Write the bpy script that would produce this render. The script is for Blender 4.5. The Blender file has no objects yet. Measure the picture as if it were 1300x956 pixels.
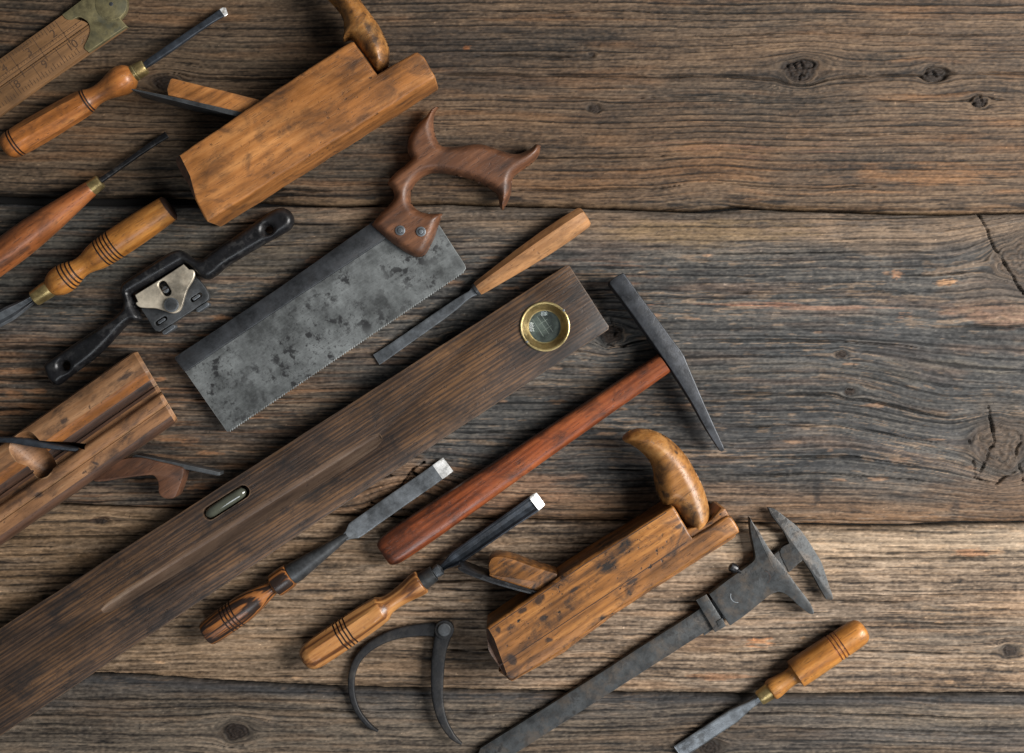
import bpy, bmesh, math, random
import numpy as np
from mathutils import Matrix, Vector
from mathutils.geometry import delaunay_2d_cdt
sc = bpy.context.scene
S = 0.0007            # metres per photo pixel at the table top
HC = 1500.0           # camera height above the table, in the same pixel unit
CX, CY = 650.0, 433.0 # the point of the table straight below the camera
# ---------------- camera ----------------
cam_d = bpy.data.cameras.new('camera'); cam = bpy.data.objects.new('camera', cam_d)
sc.collection.objects.link(cam); sc.camera = cam
cam.location = (0, 0, HC*S); cam_d.sensor_fit = 'HORIZONTAL'; cam_d.sensor_width = 36
cam_d.lens = 36*HC/1300.0; cam_d.shift_y = -45/1300.0; cam_d.clip_start = .05; cam_d.clip_end = 50
# ---------------- world: the dim studio around the table ----------------
w = bpy.data.worlds.new('World'); sc.world = w; w.use_nodes = True
w.node_tree.nodes['Background'].inputs[0].default_value = (.85, .93, 1, 1)
w.node_tree.nodes['Background'].inputs[1].default_value = .10
# ---------------- lamps ----------------
def area(name, px, py, z, size, power, col, tgt):
    l = bpy.data.lights.new(name, 'AREA'); l.shape = 'RECTANGLE'; l.size = size[0]*S; l.size_y = size[1]*S; l.energy = power; l.color = col
    o = bpy.data.objects.new(name, l); sc.collection.objects.link(o)
    p = Vector(((px-CX)*S, -(py-CY)*S, z*S)); t = Vector(((tgt[0]-CX)*S, -(tgt[1]-CY)*S, 0))
    o.location = p; o.rotation_euler = (t-p).to_track_quat('-Z', 'Y').to_euler(); return o
area('softbox', 2750, 330, 1750, (1300, 1500), 74, (1, .975, .94), (600, 450))
area('overhead_softbox', 900, 2300, 2300, (900, 900), 9, (.9, .95, 1), (700, 450))
sc.view_settings.view_transform = 'Standard'; sc.view_settings.look = 'None'
sc.view_settings.exposure = 0; sc.view_settings.gamma = 1
sc.render.engine = 'CYCLES'
sc.cycles.pixel_filter_width = .95
# ---------- weathered planks: every vertex of a fine grid gets a carved height and a wood colour ----------
import numpy as np
_rng = np.random.RandomState(11)
_T = _rng.rand(16, 256, 256).astype(np.float32)
def vn(x, y, k=0):
    """smooth value noise in -1..1, unit lattice"""
    t = _T[k % 16]
    xi = np.floor(x).astype(np.int64); yi = np.floor(y).astype(np.int64)
    fx = (x - xi).astype(np.float32); fy = (y - yi).astype(np.float32)
    fx = fx*fx*(3-2*fx); fy = fy*fy*(3-2*fy)
    x0 = xi & 255; x1 = (xi+1) & 255; y0 = yi & 255; y1 = (yi+1) & 255
    a = t[y0, x0]; b = t[y0, x1]; c = t[y1, x0]; d = t[y1, x1]
    return 2*((a+(b-a)*fx)*(1-fy) + (c+(d-c)*fx)*fy) - 1
def fbm(x, y, k=0, o=3):
    s = 0; a = 1; n = 0
    for i in range(o):
        s = s + a*vn(x*2**i + 17.3*i, y*2**i + 5.1*i, k+i); n += a; a *= .55
    return s/n
def ss(a, b, x):
    t = np.clip((x-a)/(b-a), 0, 1); return t*t*(3-2*t)
def lin(c):
    c = np.array(c, dtype=np.float32)/255.
    return np.where(c <= .04045, c/12.92, ((c+.055)/1.055)**2.4)
def poly(xs, pts):
    p = np.array(pts, float); return np.interp(xs, p[:, 0], p[:, 1])

SEAM1 = [(-300,252),(0,252),(60,256),(200,255),(300,258),(430,262),(560,258),(650,261),(800,265),(890,269),(940,264),(1060,268),(1180,272),(1300,270),(1600,268)]
SEAM2 = [(-300,636),(60,640),(150,644),(232,647),(400,654),(500,658),(620,660),(780,662),(900,664),(1000,666),(1150,668),(1220,664),(1300,664),(1600,662)]
SEAM3 = [(-300,852),(60,855),(160,858),(240,864),(400,873),(700,880),(1000,884),(1300,882),(1600,880)]
# knots: x, y, radius, stretch along the grain
KNOTS = [
 [(1017,88,16,1.7),(1187,94,9,1.7),(1246,129,7,1.6),(755,138,5,1.6),(752,69,3,1.6),(210,104,10,1.8),(-60,60,18,1.7)],
 [(1272,566,34,1.15),(1296,330,30,1.2),(778,424,13,1.3),(1068,450,5,1.6),(1080,497,5,1.6),(578,432,10,1.6),(330,296,5,1.8)],
 [(1284,828,8,1.5),(128,662,4,2.2),(60,760,4,2)],
 [(300,930,12,1.6),(900,950,10,1.6)]]
def crack(X, V, pts, w, k=3):
    """mask of a check that follows the grain through the first point, from the first to the last x"""
    x0, y0 = pts[len(pts)//2]; xa, xb = pts[0][0], pts[-1][0]
    j = int(np.argmin(np.abs(X[0]-x0))); i = int(np.argmin(np.abs(CUR_Y[:, 0]-y0)))
    D = V - V[i, j] + .9*vn(X/31., X*0+y0*.37, k)
    e = ss(xa, xa+60, X)*(1-ss(xb-60, xb, X))
    ww = w*.8*(.3+.7*e)*(0.8+.5*vn(X/23., X*0+y0*.7, k+1))
    return np.exp(-(D/np.maximum(ww, .25))**2)*np.minimum(1, e*4)

def spot(X, Y, x, y, rx, ry, k=0, soft=.45, ns=None):
    """ragged patch, 1 inside"""
    n = 1.0*fbm(X/(rx*.35+3), Y/(ry*.25+.9), k, 3)
    d = np.sqrt(((X-x)/(rx*1.15))**2 + ((Y-y)/(ry*1.15))**2) + .62*n
    return 1-ss(1-soft, 1.0+soft*.25, d)

def plank_fields(i, X, Y):
    """returns height (px) and linear rgb for plank i at photo px X, Y"""
    X = X.astype(np.float32); Y = Y.astype(np.float32)
    V = Y + 5*fbm(X/330., Y/150., 2+i, 2) + 1.6*fbm(X/85., Y/26., 5+i, 2) + .7*fbm(X/24., Y/9., 7+i, 2)
    global CUR_Y
    CUR_Y = Y
    core = np.zeros_like(X); cr = np.zeros_like(X)+9; halo = np.zeros_like(X)
    kang = np.zeros_like(X)
    for (kx, ky, R, ax) in KNOTS[i]:
        dx = (X-kx)/ax; dy = Y-ky
        r = np.sqrt(dx*dx+dy*dy) + R*.16*vn(np.arctan2(dy, dx)*1.5+kx, X*0+ky, 7)
        f = R*R/np.maximum(r*r, R*R*.25)
        V = V - dy*f*np.exp(-(r/(R*5.5))**2)*1.0
        m = r < R*1.02
        core = np.maximum(core, 1-ss(R*.72, R*1.0, r))
        halo = np.maximum(halo, np.exp(-((r-R*1.05)/(R*.28))**2))
        cr = np.where(m, r/R, cr); kang = np.where(m, np.arctan2(dy, dx), kang)
    if i == 1:   # long sweep of the grain down towards the big knot at the right
        V = V - 42*ss(1040, 1262, X)*np.exp(-((Y-520)/80.)**2) + 22*ss(1180, 1300, X)*np.exp(-((Y-360)/50.)**2)
        V = V + 26*np.exp(-((X-520)/75.)**2)*np.exp(-((Y-615)/34.)**2)
    if i == 0:
        V = V + 7*np.exp(-((X-905)/60.)**2)*ss(120, 240, Y)
    per = [8.6, 9.2, 11.0, 10.0][i]
    ph = V/per + .9*fbm(V/47., V*0+3.3, 8+i, 2) + .10*fbm(X/120., V/9., 3, 2)
    idx = np.floor(ph); fr = ph-idx
    strength = .5+.5*vn(X/260.+idx*7.7, idx*3.1, 9)
    strength = np.clip(strength*1.1+.12, 0, 1)
    wid = .085+.055*vn(idx*1.7, X/300., 10)
    line = np.exp(-((fr-.5)/wid)**2)*strength                       # dark late-wood groove
    line2 = np.exp(-((np.mod(ph*2.13+.3, 1)-.5)/.13)**2)*np.clip(vn(X/120.+idx*3.3, ph*.5, 11), 0, 1)
    fib = fbm(X/55., V/2.7, 12, 2)                                  # long fibres
    fib2 = fbm(X/19., V/1.7, 14, 2)
    fib3 = vn(X/4.2, V/1.7, 3)+.7*vn(X/17., V/1.3, 5)
    grit = fbm(X/2.9, Y/2.2, 6, 2)
    patch = fbm(X/230., V/30., 1+i, 3)
    patch2 = fbm(X/95., V/13., 4+i, 3)
    warmn = fbm(X/130.+9, V/11.+4, 6+i, 3)
    blue = fbm(X/260.+31, V/36.+8, 2+i, 3)
    # ---- tone ----
    tone = .50 + .20*patch + .19*patch2 + .15*fib + .20*fib2 + .13*fib3 + .15*grit
    lw = [1., 1., .78, .9][i]; tone = tone - .55*lw*line - .26*lw*line2 + .13*np.exp(-((fr-.78)/.13)**2)
    # scattered short checks
    ck = np.clip(fbm(X/60.+3, V/1.6, 13, 2)-.46, 0, 1)*6*np.clip(.5+patch2, 0, 1)
    ck = np.clip(ck, 0, 1)
    tone = tone - .5*ck
    crk = np.zeros_like(X)
    if i == 0:
        C0 = [([(540,101),(640,100),(780,107),(960,104),(1060,99),(1150,104),(1230,113),(1420,118)],1.5),
              ([(590,66),(660,70),(740,76)],1.4),([(200,98),(350,100),(440,104)],1.5),([(860,42),(1000,30),(1150,44),(1300,40)],.8),
              ([(600,205),(760,200),(860,209)],.9),([(1000,176),(1130,170),(1290,184)],.8),([(-60,108),(60,104),(130,110)],1.2),
              ([(170,232),(300,240),(430,243)],2.6),([(190,246),(300,248),(430,250)],2.2),([(640,232),(780,240),(880,244)],1.2),([(880,246),(1010,238),(1130,250)],1.1),([(0,240),(80,243),(150,238)],2.0),
              ([(1040,118),(1150,128),(1290,140)],.8),([(620,118),(800,124),(980,126)],.7),([(600,20),(800,14),(1000,26)],.8)]
    elif i == 1:
        C0 = [([(640,372),(760,378),(860,372)],1.),([(860,368),(990,371),(1180,388)],.9),([(850,428),(980,432),(1180,446)],1.),([(600,540),(740,545),(860,532)],1.2),
              ([(880,470),(1000,486),(1120,512),(1220,560)],1.3),([(900,520),(1050,540),(1200,590)],1.),([(870,560),(1040,580),(1170,612)],1.),([(910,598),(1040,602),(1180,622)],.8),
              ([(-80,380),(40,386),(120,382)],1.2),([(-80,432),(50,440),(170,430)],1.6),([(-60,470),(40,480),(80,476)],2.0),([(-60,516),(40,520),(100,512)],1.3),([(230,500),(330,506),(420,502)],1.2),
              ([(290,560),(380,556),(440,562)],1.4),([(430,340),(560,350),(600,345)],.9),([(620,600),(760,596),(900,612)],.8),([(230,580),(300,590),(350,584)],1.3),([(270,290),(350,283),(430,292)],1.2),
              ([(740,432),(780,440),(840,430)],1.3),([(1120,330),(1190,350),(1260,338)],.9),([(860,320),(960,322),(1090,312)],.8),([(1180,420),(1260,414),(1400,430)],1.1),([(1250,470),(1330,476),(1400,470)],1.)]
    elif i == 2:
        C0 = [([(1020,704),(1100,708),(1240,709),(1420,707)],1.1),([(300,690),(420,684),(560,692)],1.),([(680,700),(800,690)],.8),([(-60,690),(60,682),(190,678)],1.8),([(180,668),(260,664),(330,668)],1.6),
              ([(430,745),(560,738),(640,742)],1.3),([(840,770),(1000,765),(1180,776)],1.),([(1040,760),(1160,756),(1300,766)],1.),([(500,836),(620,826),(700,834)],1.1),([(230,770),(260,765),(320,770)],1.),
              ([(300,815),(400,810),(470,820)],1.),([(900,835),(1000,828),(1240,838)],1.),([(1130,800),(1220,793),(1300,800)],.9),([(-50,810),(40,800),(100,806)],1.3)]
    else:
        C0 = [([(200,900),(500,905),(800,896)],1.1),([(700,930),(1000,925),(1300,936)],1.1),([(900,902),(1100,908),(1300,900)],1.)]
    for pts, w in C0: crk = np.maximum(crk, crack(X, V, pts, w*1.15))
    def blob_line(pts, w):       # free crack across the grain
        m = np.zeros_like(X)
        wob = 3*fbm(X/9., Y/9., 3, 2); XX = X; 
        Xw = X+3.5*fbm(X/14., Y/12., 9, 3); Yw = Y+3*fbm(X/12., Y/14., 4, 3)
        for (x0, y0), (x1, y1) in zip(pts[:-1], pts[1:]):
            dx, dy = x1-x0, y1-y0; t = np.clip(((Xw-x0)*dx+(Yw-y0)*dy)/(dx*dx+dy*dy), 0, 1)
            d = np.hypot(Xw-x0-t*dx, Yw-y0-t*dy)+wob*.45
            m = np.maximum(m, np.exp(-(np.maximum(d, 0)/(w*.5*(.6+.5*vn(X/7., Y/7., 2)+.2)))**2))
        return m
    if i == 1:
        for pts, w in [([(1243,268),(1262,312),(1278,338),(1300,372)],1.8),([(1256,515),(1262,560),(1244,606)],2.2),([(1238,606),(1262,615),(1290,600)],1.5),([(1232,560),(1236,590),(1240,606)],1.3),
                       ([(775,404),(781,420),(779,436)],1.8),([(770,437),(790,441),(802,434)],1.3),([(1304,540),(1290,575),(1300,610)],1.4),
                       ([(536,585),(520,600),(506,622),(500,640)],1.6),([(520,600),(540,612),(536,622)],1.3),([(470,640),(500,646),(524,652)],1.7),([(440,628),(470,612),(500,604)],1.2),([(430,640),(452,646),(480,645)],1.6),([(545,600),(556,588),(580,580)],1.1)]:
            crk = np.maximum(crk, blob_line(pts, w))
    if i == 0:
        for pts, w in [([(1008,80),(1014,90),(1024,97)],1.2),([(1017,76),(1020,90),(1016,102)],1.0),([(1184,88),(1190,97)],1.5),([(1246,122),(1246,134)],1.3)]:
            crk = np.maximum(crk, blob_line(pts, w))
    # ---- colour ----
    if i == 0:   pal = [(24,21,19),(62,53,45),(96,82,69),(134,117,99)]
    elif i == 1: pal = [(22,22,23),(54,54,54),(86,83,79),(130,120,108)]
    elif i == 2: pal = [(34,28,24),(88,74,61),(130,113,96),(172,152,132)]
    else:        pal = [(30,27,25),(74,66,58),(108,98,86),(150,134,116)]
    pal = [lin(p) for p in pal]
    tone = .5+(tone-.5)*1.18
    t = np.clip(tone, 0, 1)[..., None]
    col = np.where(t < .3, pal[0]+(pal[1]-pal[0])*(t/.3), np.where(t < .6, pal[1]+(pal[2]-pal[1])*((t-.3)/.3), pal[2]+(pal[3]-pal[2])*((t-.6)/.4)))
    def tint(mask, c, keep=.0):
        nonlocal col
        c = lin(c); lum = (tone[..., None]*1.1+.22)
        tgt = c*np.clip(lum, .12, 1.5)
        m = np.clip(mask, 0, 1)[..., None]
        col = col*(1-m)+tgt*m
    def fleck(w=11., thr=.15, k=5, gx=80.): return np.clip((fbm(X/gx, V/w*2.4, k, 3)-thr)*3.2, 0, 1)
    wm = np.clip((warmn-.08)*2.2, 0, 1)
    bm = np.clip((blue-.05)*2., 0, 1)
    if i == 0:
        tint(.6*wm, (136,98,64)); tint(.30*bm, (74,72,70)); tint(.35*np.clip(.5+patch, 0, 1), (118,88,60))
        tint(.45*(1-ss(120, 640, X))*(.4+.6*bm), (98,88,72))
        tint(.5*spot(X, Y, 780, 190, 260, 60, 4)*(.5+.5*patch2), (120,90,62)); tint(.6*spot(X, Y, 1015, 232, 170, 26, 2)*fleck(), (142,106,74)); tint(.55*spot(X, Y, 1190, 222, 90, 14, 3), (150,108,70)); tint(.4*spot(X,Y,980,190,150,14,5)*fleck(9,.1), (140,100,78))
        tint(.8*spot(X, Y, 1095, 234, 70, 12, 5)*fleck(6, .2, 9, 40), (38,38,42))
        tint(.5*spot(X, Y, 480, 215, 110, 16, 4), (66,66,62)); tint(.6*spot(X, Y, 690, 222, 120, 12, 6)*fleck(8,.1), (34,34,36))
        tint(.5*spot(X, Y, 400, 165, 90, 20, 8), (82,80,72)); tint(.55*spot(X,Y,560,60,120,26,9), (58,54,52)); tint(.4*spot(X,Y,620,108,90,14,11), (56,52,50))
        tint(.8*spot(X, Y, 592, 60, 5, 3, 1), (170,110,66))
        e = (poly(X, SEAM1)-Y); tint(.6*np.exp(-(e/9.)**2)*(.5+.5*vn(X/60., Y/5., 2)), (126,102,72)); tint(.9*np.exp(-((e-10)/6.)**2)*np.clip(vn(X/26., Y/4., 9)*2.2, 0, 1), (22,21,22))
    if i == 1:
        ye = Y-poly(X, SEAM1); yb = poly(X, SEAM2)-Y
        mid = ss(40, 110, ye)*ss(40, 90, yb)*ss(380, 620, X); tint(.45*mid*(.6+.4*patch2), (70,73,77))
        tint(.5*(1-ss(120, 330, X))*(1-ss(110, 170, ye)), (74,76,70))
        tint((.30+.2*ss(1,0,np.abs(X-300)/300))*wm, (132,92,60)); tint(.40*bm, (68,74,80))
        tint(.85*np.exp(-((ye-8)/26.)**2)*ss(120, 330, X)*(.55+.45*patch2), (118,97,76))
        tint(.6*np.exp(-((ye-24)/22.)**2)*ss(300, 420, X)*(.6+.4*patch2), (132,100,64)); tint(.65*spot(X, Y, 900, 295, 130, 15, 3)*ss(700, 820, X), (146,118,78)); tint(.6*spot(X, Y, 1120, 300, 90, 22, 5), (120,100,80))
        tint(.75*spot(X, Y, 360, 310, 130, 34, 2)*(.6+.4*fleck(9,-.2)), (112,96,76)); tint(.7*spot(X, Y, 405, 335, 18, 10, 7), (160,112,72))
        low = np.exp(-(np.maximum(yb-4, 0)/34.)**2)
        tint(.95*low*ss(180, 420, X)*(.75+.25*patch2), (124,93,62)); tint(.7*low*ss(-.35,.3,warmn)*ss(300,500,X), (134,98,62))
        tint(.6*spot(X, Y, 620, 625, 120, 30, 4), (150,108,74)); tint(.65*spot(X, Y, 505, 615, 70, 32, 6, .5), (150,112,76))
        lz = 1-ss(330, 520, X)                                             # browner wood on the left
        tint(.62*lz*ss(395, 470, Y)*(.55+.45*ss(-.3, .3, patch2)), (112,88,62)); tint(.6*lz*ss(400, 450, Y)*fleck(9, .05, 3, 110), (150,104,62))
        tint(.7*lz*ss(400, 450, Y)*fleck(10, .14, 8, 90), (34,36,38)); tint(.45*lz*(1-ss(330, 420, Y))*(.5+.5*fleck(10,0,2)), (84,80,72))
        tint(.75*spot(X, Y, 935, 388, 90, 3.4, 2)*fleck(5,-.3), (176,118,84)); tint(.7*spot(X, Y, 1060, 391, 60, 3, 5), (150,108,82)); tint(.85*spot(X, Y, 1203, 358, 13, 4, 3), (206,152,98)); tint(.8*spot(X, Y, 1139, 348, 7, 5, 8), (188,134,92))
        tint(.6*spot(X, Y, 1150, 400, 9, 8, 8)*fleck(3,-.1,3,12), (180,130,92)); tint(.6*spot(X, Y, 1270, 398, 60, 16, 6), (156,112,80)); tint(.45*spot(X, Y, 1275, 370, 80, 30, 8), (120,98,78))
        tint(.45*spot(X, Y, 930, 466, 120, 10, 3)*fleck(7,-.1), (136,122,104)); tint(.4*spot(X, Y, 1180, 470, 110, 14, 4)*fleck(7,-.1), (132,122,106)); tint(.5*spot(X, Y, 700, 480, 160, 20, 5)*fleck(8,-.1), (116,98,80))
        tint(.5*spot(X, Y, 1285, 560, 60, 60, 9), (98,84,70)); tint(.5*spot(X, Y, 1275, 630, 80, 26, 10), (116,86,58)); tint(.4*spot(X,Y,760,345,90,14,3)*fleck(7,0), (150,104,72))
        tint(.6*spot(X, Y, 1038, 615, 6, 24, 5, .5), (30,32,36)); tint(.6*spot(X, Y, 1212, 648, 7, 14, 8, .5), (32,33,36)); tint(.55*spot(X, Y, 1060, 560, 220, 50, 5)*fleck(9,-.1), (50,55,62))
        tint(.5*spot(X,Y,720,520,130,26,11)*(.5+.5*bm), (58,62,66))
        for q in range(26):
            r_ = np.random.RandomState(900+q); tint(.7*spot(X, Y, r_.uniform(560, 1300), r_.uniform(300, 640), r_.uniform(4, 15), r_.uniform(1.2, 3), q), (168,128,94))
        for q in range(30):
            r_ = np.random.RandomState(700+q); tint(.75*spot(X, Y, r_.uniform(-60, 440), r_.uniform(400, 640), r_.uniform(10, 34), r_.uniform(1.6, 4), q), (168,116,70))
        tint(.8*np.exp(-((ye-5)/5.)**2)*(1-ss(230, 330, X)), (58,64,72)); tint(.7*np.exp(-((ye-3)/3.5)**2)*ss(430, 520, X), (96,86,76))
    if i == 2:
        ye = Y-poly(X, SEAM2)
        tint(.35*wm, (158,122,88)); tint(.4*bm*ss(500, 900, X), (126,118,110))
        tint(.5*(1-ss(350, 620, X))*(.6+.4*patch2), (140,114,84)); tint(.6*(1-ss(40, 330, X))*ss(-.4, .4, patch2), (112,88,60))
        tint(.75*(1-ss(100, 300, X))*np.exp(-((ye-22)/22.)**2)*fleck(8,.02,4), (44,38,34)); tint(.6*ss(700, 900, X)*np.exp(-((ye-24)/22.)**2), (168,150,128))
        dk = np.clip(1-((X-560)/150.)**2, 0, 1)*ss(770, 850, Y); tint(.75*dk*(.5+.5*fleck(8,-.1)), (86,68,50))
        tint(.6*spot(X, Y, 1235, 702, 24, 5, 3), (170,116,76)); tint(.8*spot(X, Y, 966, 816, 16, 7, 6)*fleck(3,-.2,3,14), (196,132,82)); tint(.5*spot(X, Y, 880, 815, 60, 10, 7), (110,80,58)); tint(.6*spot(X, Y, 1165, 704, 18, 4, 4), (84,70,58))
        tint(.5*spot(X, Y, 1180, 800, 190, 30, 4)*fleck(9,-.1), (98,94,88)); tint(.8*spot(X,Y,128,660,16,4,3),(60,36,20)); tint(.5*spot(X,Y,912,860,40,4,4),(186,130,86))
        for q in range(26):
            r_ = np.random.RandomState(300+q); tint(.7*spot(X, Y, r_.uniform(0, 1300), r_.uniform(680, 870), r_.uniform(4, 12), r_.uniform(1, 2.6), q), r_.choice(2) and (196,160,124) or (74,62,52))
    if i == 3:
        tint(.4*wm, (130,104,78)); tint(.4*bm, (84,86,90)); tint(.8*np.exp(-((Y-poly(X, SEAM3)-6)/7.)**2), (52,56,62))
    fl = np.clip((fbm(X/19.+7, V/1.7, 9, 2) + .55*fbm(X/150., V/14., 12, 2) - .34)*4.5, 0, 1)*(1-.8*np.clip(line, 0, 1))
    tint(fl*[.30, .62, .35, .3][i], [(136,112,88),(150,124,98),(176,146,114),(140,118,96)][i])
    gl = np.clip((fbm(X/22.+70, V/1.8, 4, 2) + .5*fbm(X/120.+9, V/12., 2, 2) - .36)*4.5, 0, 1)
    tint(gl*[.3, .4, .35, .3][i], [(66,62,58),(58,62,66),(104,96,88),(84,84,84)][i])
    g_ = col.mean(axis=2, keepdims=True); col = g_+(col-g_)*[.95, .80, .95, .95][i]
    # knots
    ring = .5+.5*np.sin(cr*22+3.2*fbm(X/9., Y/6., 5, 3)+1.5*fib2); kc = lin((46,36,29))*(.45+.75*ring[..., None])*(1+.5*fib2[..., None])
    big = np.zeros_like(X)
    for (kx, ky, R, ax) in KNOTS[i]:
        if R > 20: big = np.maximum(big, ((X-kx)**2+(Y-ky)**2 < (R*1.6)**2)*1.)
    kc = np.where(big[..., None] > 0, lin((84,70,58))*(.35+.8*ring[..., None])*(1+.6*grit[..., None]), kc)
    cm = core*(1-.35*big); col = col*(1-cm[..., None])+np.clip(kc, .002, 1)*cm[..., None]
    col = col*np.array([(.80, .75, .68), (.86, .83, .79), (.95, .91, .86), (.74, .71, .68)], np.float32)[i]
    col = col*(1-.38*np.clip(halo, 0, 1)[..., None])
    # dirt specks and small worm holes
    sp = np.clip(vn(X/2.6, Y/2.1, 15)*vn(X/3.1+40, Y/2.6+9, 3)-.50, 0, 1)*6
    col = col*(1-.6*np.clip(sp, 0, 1)[..., None])
    lt = np.clip(vn(X/2.2+8, Y/1.9, 9)*vn(X/3.+4, Y/2.4+29, 1)-.60, 0, 1)*5
    col = col*(1+1.2*np.clip(lt, 0, 1)[..., None])
    col = col*(1-.80*np.clip(crk, 0, 1)[..., None])
    # ---- height ----
    h = -1.25*line - .6*line2 + .45*fib + .30*fib2 + .14*grit + 1.6*patch*.6 - .9*ck - 5.0*crk + .35*fib3 - 1.6*core*(.4+.6*ring) - 1.0*np.clip(halo, 0, 1) + 1.2*np.exp(-((fr-.8)/.14)**2)*strength*.5
    if i == 1: # torn, chipped wood left of the hammer handle
        tear = spot(X, Y, 505, 618, 72, 34, 6, .5); h = h + tear*(3.2*fbm(X/14., Y/7., 3, 3)-1.2)
        kn = np.exp(-(((X-1272)/60.)**2+((Y-560)/60.)**2)); h = h+kn*2.6*fbm(X/16., Y/11., 8, 3)
    return h.astype(np.float32), np.clip(col, .003, .9).astype(np.float32)
# ---------------- materials ----------------
class NT:
    def __init__(s, name):
        s.m = bpy.data.materials.new(name); s.m.use_nodes = True; s.t = s.m.node_tree; s.b = s.t.nodes['Principled BSDF']
    def n(s, kind, **kw):
        x = s.t.nodes.new(kind)
        for k, v in kw.items(): setattr(x, k, v)
        return x
    def l(s, a, b): s.t.links.new(a, b)
    def coord(s, sx, sy, sz, off=(0, 0, 0)):
        tc = s.n('ShaderNodeTexCoord'); mp = s.n('ShaderNodeMapping'); q = 1/(100*S)
        mp.inputs['Scale'].default_value = (sx*q, sy*q, sz*q); mp.inputs['Location'].default_value = off
        s.l(tc.outputs['Object'], mp.inputs['Vector']); return mp.outputs[0]
    def noise(s, co, scale=1, detail=4, rough=.55, dist=0):
        x = s.n('ShaderNodeTexNoise'); x.inputs['Scale'].default_value = scale; x.inputs['Detail'].default_value = detail
        x.inputs['Roughness'].default_value = rough; x.inputs['Distortion'].default_value = dist; s.l(co, x.inputs['Vector']); return x.outputs['Fac']
    def ramp(s, f, stops):
        r = s.n('ShaderNodeValToRGB'); e = r.color_ramp.elements
        while len(e) < len(stops): e.new(.5)
        for q, (p, c) in zip(e, stops):
            q.position = p; q.color = tuple(c)+(1,) if hasattr(c, '__len__') else (c, c, c, 1)
        s.l(f, r.inputs[0]); return r.outputs[0]
    def mix(s, f, a, b, mode='MIX'):
        x = s.n('ShaderNodeMix', data_type='RGBA', blend_type=mode)
        for v, i in ((f, 0), (a, 6), (b, 7)):
            if hasattr(v, 'links') or hasattr(v, 'is_linked'): s.l(v, x.inputs[i])
            else: x.inputs[i].default_value = v if i == 0 else tuple(v)+(1,)
        return x.outputs[2]
    def edge(s, radius, lo=.04, hi=.30, breakup=None):
        bv = s.n('ShaderNodeBevel', samples=6); bv.inputs['Radius'].default_value = radius*S; g = s.n('ShaderNodeNewGeometry')
        d = s.n('ShaderNodeVectorMath', operation='DOT_PRODUCT'); s.l(bv.outputs[0], d.inputs[0]); s.l(g.outputs['Normal'], d.inputs[1])
        e = s.ramp(s.math('SUBTRACT', 1., d.outputs['Value']), [(lo*.3, 0.), (hi*.5, 1.)])
        return s.math('MULTIPLY', e, breakup) if breakup is not None else e
    def math(s, op, a, b=0.):
        x = s.n('ShaderNodeMath', operation=op)
        for v, i in ((a, 0), (b, 1)):
            if hasattr(v, 'is_linked'): s.l(v, x.inputs[i])
            else: x.inputs[i].default_value = v
        return x.outputs[0]
    def bump(s, f, strength, dist, prev=None):
        x = s.n('ShaderNodeBump'); x.inputs['Strength'].default_value = strength; x.inputs['Distance'].default_value = dist*S
        s.l(f, x.inputs['Height'])
        if prev is not None: s.l(prev, x.inputs['Normal'])
        s.l(x.outputs[0], s.b.inputs['Normal']); return x.outputs[0]
def srgb(*c): return tuple(((v/255+.055)/1.055)**2.4 if v > 10 else v/255/12.92 for v in c)
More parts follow.
